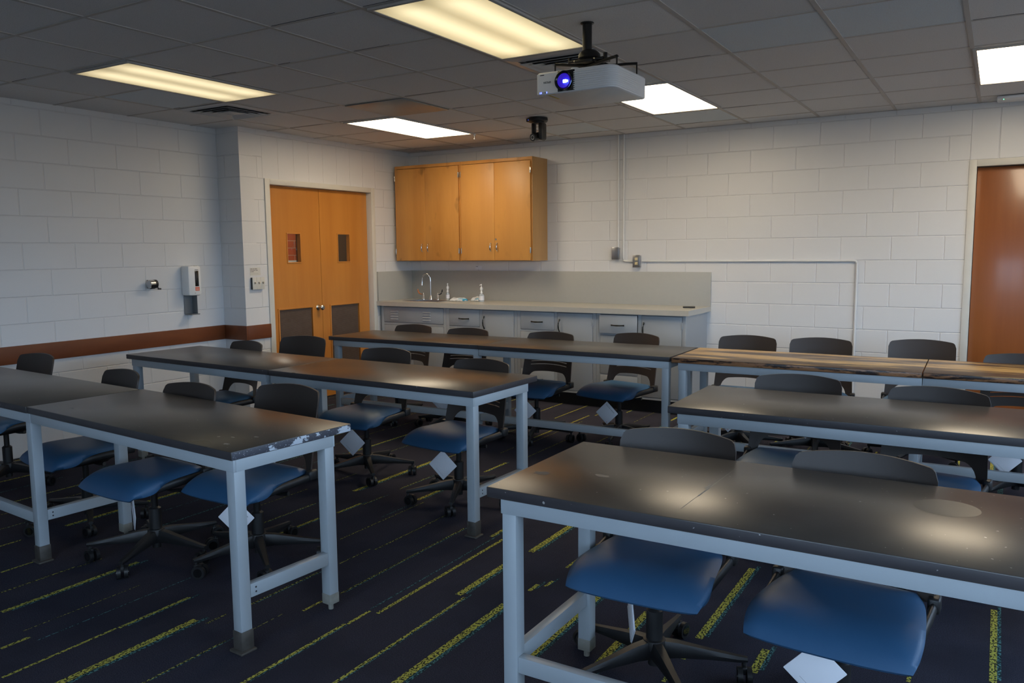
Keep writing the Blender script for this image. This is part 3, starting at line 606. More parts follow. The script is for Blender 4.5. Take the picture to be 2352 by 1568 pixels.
# dark window with the lens
lx = -hx + 0.170
b = MB(); b.box((lx - 0.050, -hy - 0.0015, 0.006), (lx + 0.042, -hy + 0.004, hz - 0.004), 'gloss', 0.001); b.build('lens_panel', pr)
b = MB(); mx = Matrix.Translation((lx - 0.012, -hy - 0.001, hz / 2)) @ Matrix.Rotation(PI / 2, 4, 'X')
b.lathe([(0.048, 0.0), (0.048, 0.014), (0.045, 0.016), (0.036, 0.010), (0.030, 0.004)], (0, 0, 0), 'gloss', 36, mx=mx); ln = b.build('lens_barrel', pr)
b = MB(); b.lathe([(0.035, 0.0095), (0.033, 0.0125), (0.030, 0.0105)], (0, 0, 0), 'lens_blue', 36, mx=mx); b.lathe([(0.030, 0.006), (0.016, 0.009), (0.0, 0.0095)], (0, 0, 0), 'lens_blue', 36, mx=mx); b.build('lens_ring', ln)
b = MB(); b.box((lx - 0.014, -hy - 0.018, hz / 2 - .012), (lx + 0.006, -hy - 0.012, hz / 2 + .004), 'lens_hot', .003); b.box((lx + 0.004, -hy - 0.0175, hz / 2 - .009), (lx + 0.014, -hy - 0.012, hz / 2 + .001), 'lens_hot', .003); b.build('lamp_glow', ln)
b = MB(); b.text('EPSON', 0.0135, Matrix.Translation((-hx + 0.082, -hy - 0.0006, 0.062)) @ Matrix.Rotation(PI / 2, 4, 'X') @ Matrix.Rotation(PI, 4, 'Z'), 'ink'); b.build('brand_lettering', pr)
b = MB()
for k, m_ in enumerate(('led_b', 'led_b', 'ink', 'ink', 'ink', 'led_b')):
    x = -hx + 0.020 + 0.0075 * k; b.box((x, -hy - 0.0010, 0.006), (x + 0.0028, -hy + 0.001, 0.013), m_)
b.build('indicator', pr)
b = MB(); b.box((-hx + .022, -hy - .0008, hz - .016), (-hx + .044, -hy + .001, hz - .012), 'ink'); b.build('vent_slot', pr)
b = MB(); b.box((-hx + 0.05, -hy + 0.03, -0.0008), (-hx + 0.062, -hy + 0.14, 0.0004), 'yel'); b.box((-hx + 0.05, -hy + 0.008, -0.0008), (-hx + 0.10, -hy + 0.016, 0.0004), 'yel'); b.build('warning_label', pr)
for (x, y) in ((lx - .01, -hy + .03), (lx + .05, -hy + .03)): MB().lathe([(0.011, 0.0), (0.011, -0.001), (0.0, -0.0015)], (x, y, 0.0008), 'white', 18).build('screw_cover', pr)
for (x, y) in ((-0.02, -hy + 0.045), (hx - .045, hy - 0.045), (-hx + .04, hy - .05)): MB().lathe([(0.010, 0), (0.010, 0.004), (0.020, 0.006), (0.020, 0.012), (0.0, 0.014)], (x, y, hz - 0.001), 'white', 22).build('foot', pr)
MO = (4.163, -3.825, H); mo = empty('projector_mount', MO); tag(mo, 'black ceiling pole and bracket carrying the white projector', 'projector mount')
b = MB(); b.cyl((0, 0, 0), (0, 0, -0.165), 0.024, 'blackmetal', 28); b.build('pole', mo)
b = MB(); b.lathe([(0.034, -0.001), (0.034, -0.006), (0.0245, -0.010)], (0, 0, 0), 'black', 28); b.build('ceiling_ring', mo)
zt = pz1 - H
b = MB(); b.lathe([(0.036, -0.140), (0.044, -0.146), (0.056, -0.160), (0.058, -0.178), (0.052, -0.188), (0.0, -0.190)], (0.012, 0, 0), 'blackmetal', 20)
b.box((-0.085, -0.045, -0.200), (0.110, 0.045, -0.187), 'blackmetal', 0.004); b.cyl((-0.085, -0.03, -0.200), (-0.085, -0.03, -0.172), 0.009, 'blackmetal', 12); b.cyl((0.115, -0.03, -0.212), (0.115, -0.03, -0.168), 0.011, 'blackmetal', 12)
b.box((-0.03, -0.09, -0.214), (0.07, 0.09, -0.199), 'blackmetal', 0.003); b.box((-0.06, -0.03, -0.226), (0.10, 0.03, -0.213), 'blackmetal', 0.003)
for x in (-0.05, 0.0, 0.06): b.cyl((x, -0.047, -0.193), (x, -0.044, -0.193), 0.005, 'nickel', 10)
b.build('bracket_head', mo)
for (x, y) in ((-0.125, -0.115), (0.215, -0.115), (-0.10, 0.09), (0.235, 0.09)):
    b = MB(); b.tube([(0.01, 0.0 + (0.02 if y > 0 else -0.02), -0.220), (x * 0.8, y * 0.8, -0.214), (x, y, -0.214)], 0.009, 'blackmetal', 10, (1.2, 0.8)); b.cyl((x, y, -0.208), (x, y, zt + 0.0010), 0.004, 'blackmetal', 10); b.build('arm', mo)

# ------------------------------------------------------------------ wall fittings, left side
SO = (XL, -3.285, 1.276); o = empty('pencil_sharpener', SO); tag(o, 'small black and steel crank pencil sharpener fixed to the left wall', 'pencil sharpener')
mxy = Matrix.Rotation(PI / 2, 4, 'X')
b = MB(); b.box((0, -.03, -.035), (.012, .03, .035), 'black', .003); b.box((.01, -.012, -.03), (.05, .012, -.01), 'black', .003); b.build('bracket', o)
b = MB(); b.cyl((.05, -.045, 0), (.05, .022, 0), .036, 'nickel', 28); b.cyl((.05, -.046, 0), (.05, -.0445, 0), .030, 'steel', 24); b.cyl((.05, .002, 0), (.05, .024, 0), .0375, 'black', 28); b.cyl((.05, -.03, -.006), (.05, .002, -.006), .0365, 'black', 28); b.build('barrel', o)
b = MB(); b.cyl((.05, .022, 0), (.05, .036, 0), .010, 'black', 14); b.tube([(.05, .034, 0), (.055, .036, -.02), (.06, .037, -.042)], .0045, 'black', 10); b.cyl((.06, .034, -.042), (.06, .062, -.044), .007, 'black', 14); b.build('crank', o)

DO = (XL, -2.905, 1.156); o = empty('sanitizer_dispenser', DO); tag(o, 'white wall dispenser with black window, orange sticker and grey drip tray', 'soap dispenser')
b = MB(); b.box((0, -.070, 0), (.112, .070, .272), 'white', .022); b.build('housing', o)
b = MB(); b.box((.111, -.003, .085), (.1135, .036, .225), 'gloss', .001); b.prism([(.111, -.003, .231), (.113, -.003, .231), (.103, -.003, .268), (.060, -.003, .2735), (.060, -.003, .2715), (.100, -.003, .264)], (0, .039, 0), 'gloss'); b.build('window', o)
b = MB(); b.box((.1115, -.003, .045), (.1135, .040, .079), 'orange'); b.build('sticker', o)
b = MB()
for k in range(3): b.box((.1134, .002, .052 + .008 * k), (.1138, .034, .054 + .008 * k), 'white')
b.build('sticker_print', o)
b = MB(); b.cyl((.1105, -.006, .025), (.1125, -.006, .025), .003, 'ink', 10); b.cyl((.1105, .018, .030), (.1122, .018, .030), .005, 'white2', 14); b.build('sensor', o)
b = MB(); b.box((.004, -.050, -.165), (.010, .040, .01), 'grey', .002); b.box((.004, .036, -.165), (.075, .040, .0), 'grey', .001); b.box((.004, -.050, -.172), (.100, .045, -.164), 'grey', .003); b.build('drip_tray', o)

WO = (0, -2.358, 1.25); o = empty('switch_panel', WO); tag(o, 'three-gang beige switch plate with metal toggles beside the double doors', 'light switch')
b = MB(); b.box((0, -.083, -.056), (.024, .062, .056), 'gloss', .002); b.build('back_box', o)
for k in range(3):
    y = -.083 + .0483 * k; b = MB(); b.box((.024, y, -.057), (.029, y + .0475, .057), 'trim', .0015); pl = b.build('plate', o)
    b = MB(); b.cyl((.029, y + .026, 0.004), (.034, y + .026, 0.004), .010, 'nickel', 18); b.cyl((.033, y + .026, 0.004), (.046, y + .026, 0.012), .0045, 'nickel', 12); b.build('toggle', pl)
b = MB(); b.box((0.0005, -2.442, 1.325), (.0018, -2.318, 1.398), 'trim')
MF = lambda y, z: Matrix.Translation((.002, y, z)) @ Matrix.Rotation(PI / 2, 4, 'Z') @ Matrix.Rotation(PI / 2, 4, 'X')
for i, ws in enumerate(((.024, .016, .030), (.010, .012, .018, .008, .018), (.010, .024))):
    y_ = -2.438
    for w_ in ws: b.box((.0018, y_, 1.384 - .013 * i), (.0021, y_ + w_, 1.3885 - .013 * i), 'ink'); y_ += w_ + .005
b.box((.0018, -2.436, 1.3395), (.0021, -2.345, 1.3405), 'ink')
tag(b.build('wall_notice', smooth=False), 'small paper notice with three short printed lines above the light switches', 'notice')

# back wall fittings
def conduit(pts, label, nm='wall_conduit', r=.010):
    b = MB(); b.tube(pts, r, 'trimw', 12, (1.0, 1.0)); return tag(b.build(nm), label, 'conduit')
MT['trimw'] = plain('conduit_paint', (0.72, 0.72, 0.71), 0.4)
conduit([(2.678, -.012, H - .005), (2.678, -.012, 1.556)], 'left one of two white conduits running down the back wall from the ceiling')
def bend(a, c, d, r=.03, n=5):
    a, c, d = Vector(a), Vector(c), Vector(d); u = (a - c).normalized(); v = (d - c).normalized(); out = []
    for k in range(n + 1):
        t = k / n; p0 = c + u * r; p2 = c + v * r; out.append(tuple(p0 * (1 - t) ** 2 + c * 2 * t * (1 - t) + p2 * t * t))
    return out
A_, B_, C_, D_ = (2.737, -.012, H - .005), (2.737, -.012, 1.418), (4.955, -.012, 1.418), (4.955, -.012, 0.03)
conduit([A_] + bend(A_, B_, C_) + [(2.84, -.012, 1.418)], 'right one of two white ceiling conduits, bending into the outlet box')
conduit([(2.942, -.012, 1.418)] + bend((2.942, -.012, 1.418), C_, D_) + [D_], 'white conduit from the outlet running right then down behind the wooden bench')
BO = (2.663, 0, 1.497); o = empty('junction_box', BO); tag(o, 'blank steel junction box at the foot of the left conduit', 'junction box')
MB().box((-.035, -.045, -.058), (.035, -.001, .058), 'steel', .002).build('box', o); MB().box((-.040, -.050, -.063), (.040, -.045, .063), 'steel', .003).build('cover_plate', o)
OO = (2.893, 0, 1.418); o = empty('power_outlet', OO); tag(o, 'steel wall outlet with two ivory sockets above the counter backsplash', 'outlet')
MB().box((-.035, -.045, -.058), (.035, -.001, .058), 'steel', .002).build('box', o); MB().box((-.039, -.050, -.062), (.039, -.045, .062), 'steel', .003).build('cover_plate', o)
for s_ in (-1, 1):
    b = MB(); z = s_ * .021; b.box((-.016, -.0525, z - .015), (.016, -.0495, z + .015), 'ivory', .0025)
    for x in (-.007, .005): b.box((x, -.0530, z - .002), (x + .002, -.0522, z + .008), 'ink')
    b.build('socket', o)
b = MB(); b.box((.920, -.002, 1.327), (1.002, -.0005, 1.368), 'paper'); b.box((.925, -.0025, 1.357), (.955, -.002, 1.362), 'ink')
tag(b.build('wall_label', smooth=False), 'tiny white paper label on the wall under the wooden cabinets', 'label')

# ------------------------------------------------------------------ upper wooden cabinets
def upper(x0, x1, dx, lab, keyhole, mdoor):
    y0, z0, z1 = -.322, 1.428, 2.500; O = ((x0 + x1) / 2, 0, z0); o = empty('wall_cabinet', O); tag(o, lab, 'cabinet', None)
    b = MB(); t = .019
    for a, c in (((x0, y0, z0), (x0 + t, -.001, z1)), ((x1 - t, y0, z0), (x1, -.001, z1)), ((x0 + t, y0, z0), (x1 - t, -.001, z0 + t)), ((x0 + t, y0, z1 - t), (x1 - t, -.001, z1)), ((x0 + t, -.012, z0 + t), (x1 - t, -.001, z1 - t)),
                 ((x0, y0 - .004, z1 - .034), (x1, y0, z1)), ((x0, y0 - .004, z0), (x0 + .020, y0, z1 - .034)), ((x1 - .020, y0 - .004, z0), (x1, y0, z1 - .034))): b.box(a, c, 'birch_side' if a[1] == y0 else 'birch', .001)
    rel(b, O).build('body', o)
    xm = dx
    for (a, c, hs, nm) in ((x0 + .014, xm - .001, -1, 0), (xm + .001, x1 - .016, 1, 1)):
        m_ = mdoor if isinstance(mdoor, str) else mdoor[nm]
        dr = rel(MB().box((a, y0 - .024, z0 + .006), (c, y0 - .005, z1 - .040), m_, .002), O).build('door', o)
        hxp = a if hs < 0 else c
        for hz_ in (z0 + .11, z1 - .14):
            b = MB(); b.box((hxp - .010 * (1 if hs < 0 else -.2), y0 - .0265, hz_ - .028), (hxp + .010 * (1 if hs > 0 else -.2), y0 - .0235, hz_ + .028), 'nickel', .0008); b.cyl((hxp, y0 - .027, hz_ - .03), (hxp, y0 - .027, hz_ + .03), .004, 'nickel', 10); rel(b, O).build('hinge', dr)
        hx_ = (xm - .047) if nm == 0 else (xm + .035); zc = z0 + .147
        b = MB(); b.tube([(hx_, y0 - .024, zc - .045), (hx_, y0 - .036, zc - .040), (hx_, y0 - .048, zc - .02), (hx_, y0 - .050, zc), (hx_, y0 - .048, zc + .02), (hx_, y0 - .036, zc + .040), (hx_, y0 - .024, zc + .045)], [.006, .005, .005, .0055, .005, .005, .006], 'chrome', 12, (1.3, .8)); rel(b, O).build('handle', dr)
        if keyhole and nm == 1:
            b = MB(); b.cyl((xm + .018, y0 - .0235, z0 + .228), (xm + .018, y0 - .0265, z0 + .228), .010, 'nickel', 18); rel(b, O).build('lock', dr)
upper(0.045, 0.952, 0.483, 'left double-door wooden wall cabinet with darker stained doors, above the sink', False, 'birch')
upper(0.954, 1.853, 1.397, 'right double-door wooden wall cabinet with a small round lock', True, 'birch2')

# ------------------------------------------------------------------ base cabinets and counter
YB_ = -.625; ZT = .930
def base_unit(x0, x1, lab, kind):
    O = ((x0 + x1) / 2, 0, 0); o = empty('base_cabinet', O); tag(o, lab, 'cabinet'); b = MB(); t = .02
    for a, c in (((x0, YB_ + .02, .13), (x0 + t, -.001, ZT)), ((x1 - t, YB_ + .02, .13), (x1, -.001, ZT)), ((x0 + t, YB_ + .02, .13), (x1 - t, -.001, .15)), ((x0 + t, -.015, .15), (x1 - t, -.001, ZT))): b.box(a, c, 'steelcab')
    b.box((x0, YB_, .13), (x0 + .04, YB_ + .02, ZT), 'steelcab', .001); b.box((x1 - .035, YB_, .13), (x1, YB_ + .02, ZT), 'steelcab', .001)
    b.box((x0 + .04, YB_, .922), (x1 - .035, YB_ + .02, ZT), 'steelcab'); b.box((x0 + .04, YB_, .13), (x1 - .035, YB_ + .02, .152), 'steelcab')
    b.box((x0, YB_ + .07, 0), (x1, YB_ + .09, .13), 'black')
    xs = x0 + .43
    if kind != 'sink': b.box((xs, YB_, .152), (xs + .036, YB_ + .02, .922), 'steelcab'); b.box((x0 + .04, YB_, .722), (xs, YB_ + .02, .740), 'steelcab'); b.box((x0 + .04, YB_, .332), (xs, YB_ + .02, .347), 'steelcab')
    else: b.box((x0 + .04, YB_, .722), (x1 - .035, YB_ + .02, .748), 'steelcab')
    rel(b, O).build('body', o)
    def front(nm, a, c, z0, z1, y=0.0):
        return rel(MB().box((a + .003, YB_ - .004 - y, z0 + .003), (c - .003, YB_ + .015 - y, z1 - .003), 'steelcab', .002), O).build(nm, o)
    def bow(dr, p, horiz, y=0.0):
        b = MB(); L = .065
        prof = [(-L, .004), (-L * .8, .012), (-L * .4, .030), (0, .034), (L * .4, .030), (L * .8, .012), (L, .004)]
        pts = [((p[0] + s, YB_ - d - y, p[1]) if horiz else (p[0], YB_ - d - y, p[1] + s)) for s, d in prof]
        b.tube(pts, [.008, .006, .006, .0075, .006, .006, .008], 'pull', 10, (1.0, 1.0) if horiz else (1.0, 1.2)); rel(b, O).build('handle', dr)
    if kind == 'sink':
        dr = front('top_panel', x0 + .04, x1 - .035, .748, .922)
        for xc in (x0 + .19, x0 + .64):
            b = MB()
            for k in range(4):
                z = .782 + .028 * k; b.prism([(xc - .055, YB_ - .004, z), (xc + .055, YB_ - .004, z), (xc + .052, YB_ - .012, z - .001), (xc - .052, YB_ - .012, z - .001)], (0, .004, .012), 'steelcab')
            rel(b, O).build('louver', dr)
        xm = (x0 + x1) / 2
        for a, c, hxx in ((x0 + .04, xm, xm - .05), (xm, x1 - .035, xm + .05)):
            d_ = front('door', a, c, .152, .722); bow(d_, (hxx, .60), False)
    else:
        y = .022 if kind == 'open' else 0.0
        for i, (z0, z1) in enumerate(((.740, .922), (.345, .722), (.152, .336))):
            yy = y if i == 0 else 0.0; dr = front('drawer', x0 + .04, xs, z0, z1, yy); bow(dr, ((x0 + .04 + xs) / 2, z1 - .098 if i else .822), True, yy)
            if i == 0 and y: rel(MB().box((x0 + .06, YB_ - .003, z0 + .01), (xs - .02, YB_ + .3, z1 - .03), 'steelcab'), O).build('drawer_box', dr)
        dr = front('door', xs + .036, x1 - .035, .152, .922); bow(dr, (xs + .060, .79), False)
        for z in (.835, .24):
            rel(MB().box((x1 - .040, YB_ - .012, z - .03), (x1 - .030, YB_ - .002, z + .03), 'steelcab', .001), O).build('hinge', dr)
base_unit(.045, .943, 'grey steel sink cabinet with two louvre patches, left end of the counter', 'sink')
base_unit(.945, 1.832, 'grey steel base cabinet next to the sink cabinet, drawer and door closed', 'std')
base_unit(1.834, 2.720, 'grey steel base cabinet third from the left, between its closed neighbour and the open drawer', 'std')
base_unit(2.722, 3.615, 'grey steel base cabinet at the right end with its top drawer slightly open', 'open')

CO = (1.83, 0, .93); o = empty('countertop', CO); tag(o, 'long beige laminate countertop with grey backsplash along the back wall', 'countertop')
b = MB(); z0, z1 = .932, .980; yf = -.665; XE = 3.652; sx0, sx1, sy0, sy1 = .285, .730, -.500, -.180
for a, c in (((.002, yf, z0), (sx0, -.002, z1)), ((sx1, yf, z0), (XE, -.002, z1)), ((sx0, yf, z0), (sx1, sy0, z1)), ((sx0, sy1, z0), (sx1, -.002, z1))): b.box(a, c, 'lam')
rel(b, CO).build('worktop', o, smooth=False)
rel(MB().box((.022, -.022, z1), (XE, -.002, 1.312), 'splash', .0015), CO).build('backsplash', o); rel(MB().box((.002, yf + .028, z1), (.022, -.002, 1.312), 'splash', .0015), CO).build('side_splash', o)
# sink and tap
KO = ((sx0 + sx1) / 2, (sy0 + sy1) / 2, z1); o = empty('sink', KO); tag(o, 'small stainless steel sink set into the left end of the counter', 'sink')
b = MB(); A = [(-.24, -.18), (.24, -.18), (.24, .18), (-.24, .18)]
for a, c in (((-.24, -.18, .0005), (.24, -.155, .005)), ((-.24, .10, .0005), (.24, .18, .005)), ((-.24, -.155, .0005), (-.212, .10, .005)), ((.212, -.155, .0005), (.24, .10, .005))): b.box(a, c, 'chrome', .0015)
b.build('rim', o)
b = MB()
for a, c in (((-.214, -.157, -.16), (-.211, .102, .001)), ((.211, -.157, -.16), (.214, .102, .001)), ((-.214, -.157, -.16), (.214, -.154, .001)), ((-.214, .099, -.16), (.214, .102, .001)), ((-.214, -.157, -.163), (.214, .102, -.160))): b.box(a, c, 'steel')
b.cyl((0, -.03, -.160), (0, -.03, -.157), .03, 'chrome'); b.build('basin', o)
TO = (.431, -.205, z1 + .005); o = empty('faucet', TO); tag(o, 'chrome gooseneck faucet with blade handles standing on the sink', 'faucet')
b = MB(); b.lathe([(.024, 0), (.024, .006), (.013, .03), (.010, .05)], (0, 0, 0), 'chrome'); b.build('base', o)
b = MB(); pts = [(0, 0, .03), (0, 0, .20)] + [(-.045 + .045 * math.cos(a), -.02 + .02 * math.cos(a), .21 + .085 * math.sin(a)) for a in [PI * k / 12 for k in range(13)]] + [(-.092, -.042, .185)]
b.tube(pts, .008, 'chrome', 14); b.cyl((-.090, -.041, .205), (-.094, -.043, .165), .009, 'chrome', 16, r1=.014); b.build('spout', o)
for xo, mm in ((-.105, 'amber'), (.100, 'gloss')):
    sg = -1 if xo < 0 else 1; b = MB(); b.lathe([(.020, 0), (.020, .004), (.011, .025), (.010, .06), (.006, .075)], (xo, 0, 0), 'chrome'); vv = b.build('valve', o)
    b = MB(); b.tube([(xo, 0, .058), (xo + sg * .035, -.005, .060), (xo + sg * .055, -.008, .072), (xo + sg * .068, -.010, .092), (xo + sg * .072, -.010, .118)], [.004, .004, .007, .010, .006], mm, 10, (.6, 1.2)); b.build('blade_handle', vv)
# pump bottles
def bottle(x, y, label, rot, r=.024, hh=.105):
    o = empty('pump_bottle', (x, y, z1 + .0006), rot); tag(o, label, 'bottle', 'pump bottles on the counter')
    b = MB(); b.lathe([(r * .92, 0), (r, .004), (r, hh * .78), (r * .85, hh * .9), (.010, hh), (.010, hh + .008)], (0, 0, 0), 'clear', 28); b.build('bottle_body', o)
    b = MB(); b.lathe([(r + .0006, .018), (r + .0006, hh * .72)], (0, 0, 0), 'paper', 28); b.build('paper_label', o, fixn=False)
    b = MB(); b.lathe([(.013, hh + .004), (.013, hh + .022), (.008, hh + .030), (.016, hh + .050), (.017, hh + .062), (.010, hh + .075), (.006, hh + .079), (.005, hh + .095), (.007, hh + .098), (.007, hh + .106), (0, hh + .108)], (0, 0, 0), 'white', 20)
    b.tube([(0, 0, hh + .100), (0, -.02, hh + .100), (0, -.032, hh + .095)], .004, 'white', 8); b.build('pump_head', o)
bottle(.632, -.150, 'slim clear pump bottle standing right beside the faucet', .4, .021, .085)
bottle(1.155, -.245, 'larger clear pump bottle with white label at the right of the plastic packs', .0, .030, .085)
def pack(x, y, L, W_, Hh, rot, lab, seed):
    rp = random.Random(seed); b = MB(); N = 14; G = []
    ph = [rp.uniform(0, 6) for _ in range(4)]
    def pt(u, v, s):
        e = max(0, (1 - u * u)) ** .5 * max(0, (1 - v * v)) ** .5; q = .80 + .20 * math.sin(5 * u + ph[0]) * math.cos(4 * v + ph[1]); return (u * L / 2 * (1 - .08 * v * v), v * W_ / 2 * (1 - .15 * abs(u) ** 3), (Hh * e * q if s > 0 else 0.0) + .002 + .006 * (1 - e) * abs(math.sin(7 * u + ph[2])))
    top = [[b.bm.verts.new(pt(-1 + 2 * i / N, -1 + 2 * j / N, 1)) for j in range(N + 1)] for i in range(N + 1)]
    bot = [[(top[i][j] if i in (0, N) or j in (0, N) else b.bm.verts.new((top[i][j].co.x, top[i][j].co.y, .0005))) for j in range(N + 1)] for i in range(N + 1)]
    fs = []
    for i in range(N):
        for j in range(N):
            fs.append(b.bm.faces.new((top[i][j], top[i + 1][j], top[i + 1][j + 1], top[i][j + 1]))); q = (bot[i][j], bot[i][j + 1], bot[i + 1][j + 1], bot[i + 1][j])
            if len({id(v) for v in q} & {id(v) for v in (top[i][j], top[i + 1][j], top[i + 1][j + 1], top[i][j + 1])}) < 4: fs.append(b.bm.faces.new(q))
    b._tag(fs, 'bag'); o = b.build('plastic_pack', angle=60); o.location = (x, y, z1 + .0004); o.rotation_euler = (0, 0, rot); tag(o, lab, 'plastic pack', 'plastic packs on the counter'); return o
pack(.850, -.245, .22, .12, .045, .15, 'longer crinkled white plastic pack with blue print, nearer the faucet', 3)
pack(1.050, -.175, .14, .11, .055, -.2, 'shorter crinkled plastic pack with blue print, behind the larger pump bottle', 8)
b = MB(); b.cyl((-.055, 0, .008), (.03, 0, .008), .008, 'black', 16); b.cyl((.03, 0, .008), (.055, 0, .008), .0085, 'gloss', 16); b.cyl((-.06, 0, .008), (-.055, 0, .008), .006, 'gloss', 12)
o = b.build('marker_pen'); o.location = (3.535, -.30, z1 + .0006); o.rotation_euler = (0, 0, .35); tag(o, 'black marker lying on the right end of the counter', 'marker')

# ------------------------------------------------------------------ lab benches
HT = 0.80
def bench(x, y, rot, L, D, lab, legs_left=True, right_over=.010, front_str=True, wooden=False, chip=False, side_str=True, boots=(), plain_feet=()):
    o = empty('lab_bench', (x, y, 0), rot); tag(o, lab, 'table', 'wooden topped lab benches' if wooden else 'black topped lab benches')
    tm, em = ('wtop', 'wedge') if wooden else ('top', 'topedge'); b = MB(); tt = .034; z0 = HT - tt; bv = .003
    r = bmesh.ops.create_cube(b.bm, size=1.0)
    for v in r['verts']: v.co = Vector((.001 + (v.co.x + .5) * (L - .002), (v.co.y + .5) * D, z0 + (v.co.z + .5) * tt))
    b.mi(tm); b.mi(em)
    if chip: b.mi('chips')
    for f in b.bm.faces:
        f.normal_update(); f.material_index = 0 if abs(f.normal.z) > .5 else (2 if chip and f.normal.x > .5 else 1)
    bmesh.ops.bevel(b.bm, geom=list(b.bm.edges), offset=bv, segments=2, affect='EDGES', profile=.5)
    b.build('tabletop', o)
    lo = .044 if legs_left else 0.0; fx0, fx1 = lo, L - right_over; fy0, fy1 = .015, D - .085; az0 = z0 - .050; s = .050
    b = MB(); th = .012
    for a, c in (((fx0, fy0, az0), (fx1, fy0 + th, z0)), ((fx0, fy1 - th, az0), (fx1, fy1, z0)), ((fx0, fy0 + th, az0), (fx0 + th, fy1 - th, z0)), ((fx1 - th, fy0 + th, az0), (fx1, fy1 - th, z0))): b.box(a, c, 'frame', .002)
    b.build('apron', o)
    corners = []
    if legs_left: corners += [('nl', fx0 + .003, fy0 + .003), ('fl', fx0 + .003, fy1 - s - .003)]
    corners += [('nr', fx1 - s - .003, fy0 + .003), ('fr', fx1 - s - .003, fy1 - s - .003)]
    for nm, lx, ly in corners:
        zb = .0 if nm in boots else .03
        lg = MB().box((lx, ly, zb if nm in boots else .035), (lx + s, ly + s, az0 + .02), 'frame', .0035).build('leg', o)
        b = MB()
        if nm in boots:
            b.box((lx - .003, ly - .003, .010), (lx + s + .003, ly + s + .003, .085), 'boot', .003); b.box((lx - .012, ly - .016, 0.0), (lx + s + .016, ly + s + .006, .010), 'boot', .003)
        else:
            b.box((lx - .001, ly - .001, .028), (lx + s + .001, ly + s + .001, .075), 'dust', .003); b.cyl((lx + s / 2, ly + s / 2, 0), (lx + s / 2, ly + s / 2, .03), .011, 'dust', 14)
        b.build('leg_foot', lg)
    zs0, zs1 = .208, .262
    if side_str:
        if legs_left: MB().box((fx0 + .006, fy0 + s + .003, zs0), (fx0 + .040, fy1 - s - .003, zs1), 'frame', .003).build('stretcher', o)
        b = MB().box((fx1 - .040, fy0 + s + .003, zs0), (fx1 - .004, fy1 - s - .003, zs1), 'frame', .003)
        for dz in (.018, .036): b.cyl((fx1 - .006, fy0 + s + .028, zs0 + dz), (fx1 - .0035, fy0 + s + .028, zs0 + dz), .004, 'ink', 10)
        b.build('stretcher', o)
    if front_str:
        MB().box((fx0 + (s + .003 if legs_left else 0), fy0 + .010, zs0 - .012), (fx1 - s - .003, fy0 + .045, zs1 - .012), 'frame', .003).build('stretcher', o)
    return o
MT['dust'] = plain('dirty_enamel', (0.26, 0.25, 0.22), 0.6, noise=0.35, nscale=30)
bench(0.981, -2.457, .0137, 1.572, .615, 'black-topped bench in the back row, left one, in front of the double doors')
bench(2.552, -2.447, .0049, 1.571, .625, 'black-topped bench in the back row, right one, touching the wooden-topped bench', False)
bench(4.142, -2.463, .0180, 1.530, .645, 'worn wooden-topped bench touching the black bench of the back row', True, .0, wooden=True)
bench(5.675, -2.430, .0180, 1.530, .645, 'worn wooden-topped bench at the right edge, in front of the brown door', False, .0, wooden=True)
bench(0.518, -4.089, -.0474, 1.578, .625, 'black-topped bench in the middle left row, nearer the left wall', True, .04, False)
bench(2.103, -4.168, -.0340, 1.594, .650, 'black-topped bench in the middle left row, right one, reflecting the orange doors', False, .012, False, boots=('nr',))
bench(-0.052, -5.4556, -.0690, 2.043, .590, 'black-topped bench cut off by the left edge of the picture', True, .0, True, boots=('nr',))
bench(1.988, -5.593, -.0797, 1.634, .600, 'black-topped bench with badly chipped end edge, front left', False, .012, False, chip=True, boots=('nr',))
bench(4.717, -4.104, .0120, 1.760, .662, 'black-topped bench in the middle right row, running out of the right edge', True, .01)
bench(4.680, -5.626, -.0015, 1.760, .690, 'nearest black-topped bench, front right, with a faint round stain', True, .01, True)
# scratches and rubbed spots on the bench tops
MT['scr'] = plain('scratch_mark', (0.34, 0.33, 0.30), 0.6); MT['smear'] = plain('rubbed_mark', (0.10, 0.085, 0.078), 0.5)
def marks(pieces, name, parent):
    b = MB(); inv = Matrix.Translation(parent.location) @ Matrix.Rotation(parent.rotation_euler.z, 4, 'Z'); inv = inv.inverted(); z = HT + .0004
    for kind, d in pieces:
        if kind == 'line':
            x0, y0, x1, y1, w_ = d; v = Vector((x1 - x0, y1 - y0, 0)).normalized(); n_ = Vector((-v.y, v.x, 0)) * w_ / 2
            b.quad([inv @ q for q in (Vector((x0, y0, z)) - n_, Vector((x1, y1, z)) - n_ * .3, Vector((x1, y1, z)) + n_ * .3, Vector((x0, y0, z)) + n_)], 'scr')
        else:
            x0, y0, rx, ry, sd, m_ = d; rr = random.Random(sd); vs = []
            for k in range(16):
                a = 2 * PI * k / 16; q = rr.uniform(.6, 1.1); vs.append(b.bm.verts.new(inv @ Vector((x0 + rx * q * math.cos(a), y0 + ry * q * math.sin(a), z))))
            b._tag([b.bm.faces.new(vs)], m_)
    return b.build(name, parent, smooth=False, fixn=False)
bn = {o['label']: o for o in C.objects if o.get('category') == 'table'}
def bench_of(t): return next(o for l_, o in bn.items() if t in l_)
for q in (('line', (5.284, -5.54, 5.292, -5.24, .0015)), ('line', (5.290, -5.40, 5.301, -5.05, .003)), ('line', (5.282, -5.31, 5.286, -5.26, .005))): marks([q], 'scratch', bench_of('nearest'))
MT['ring'] = plain('old_stain', (0.043, 0.040, 0.036), 0.29, spec=0.40)
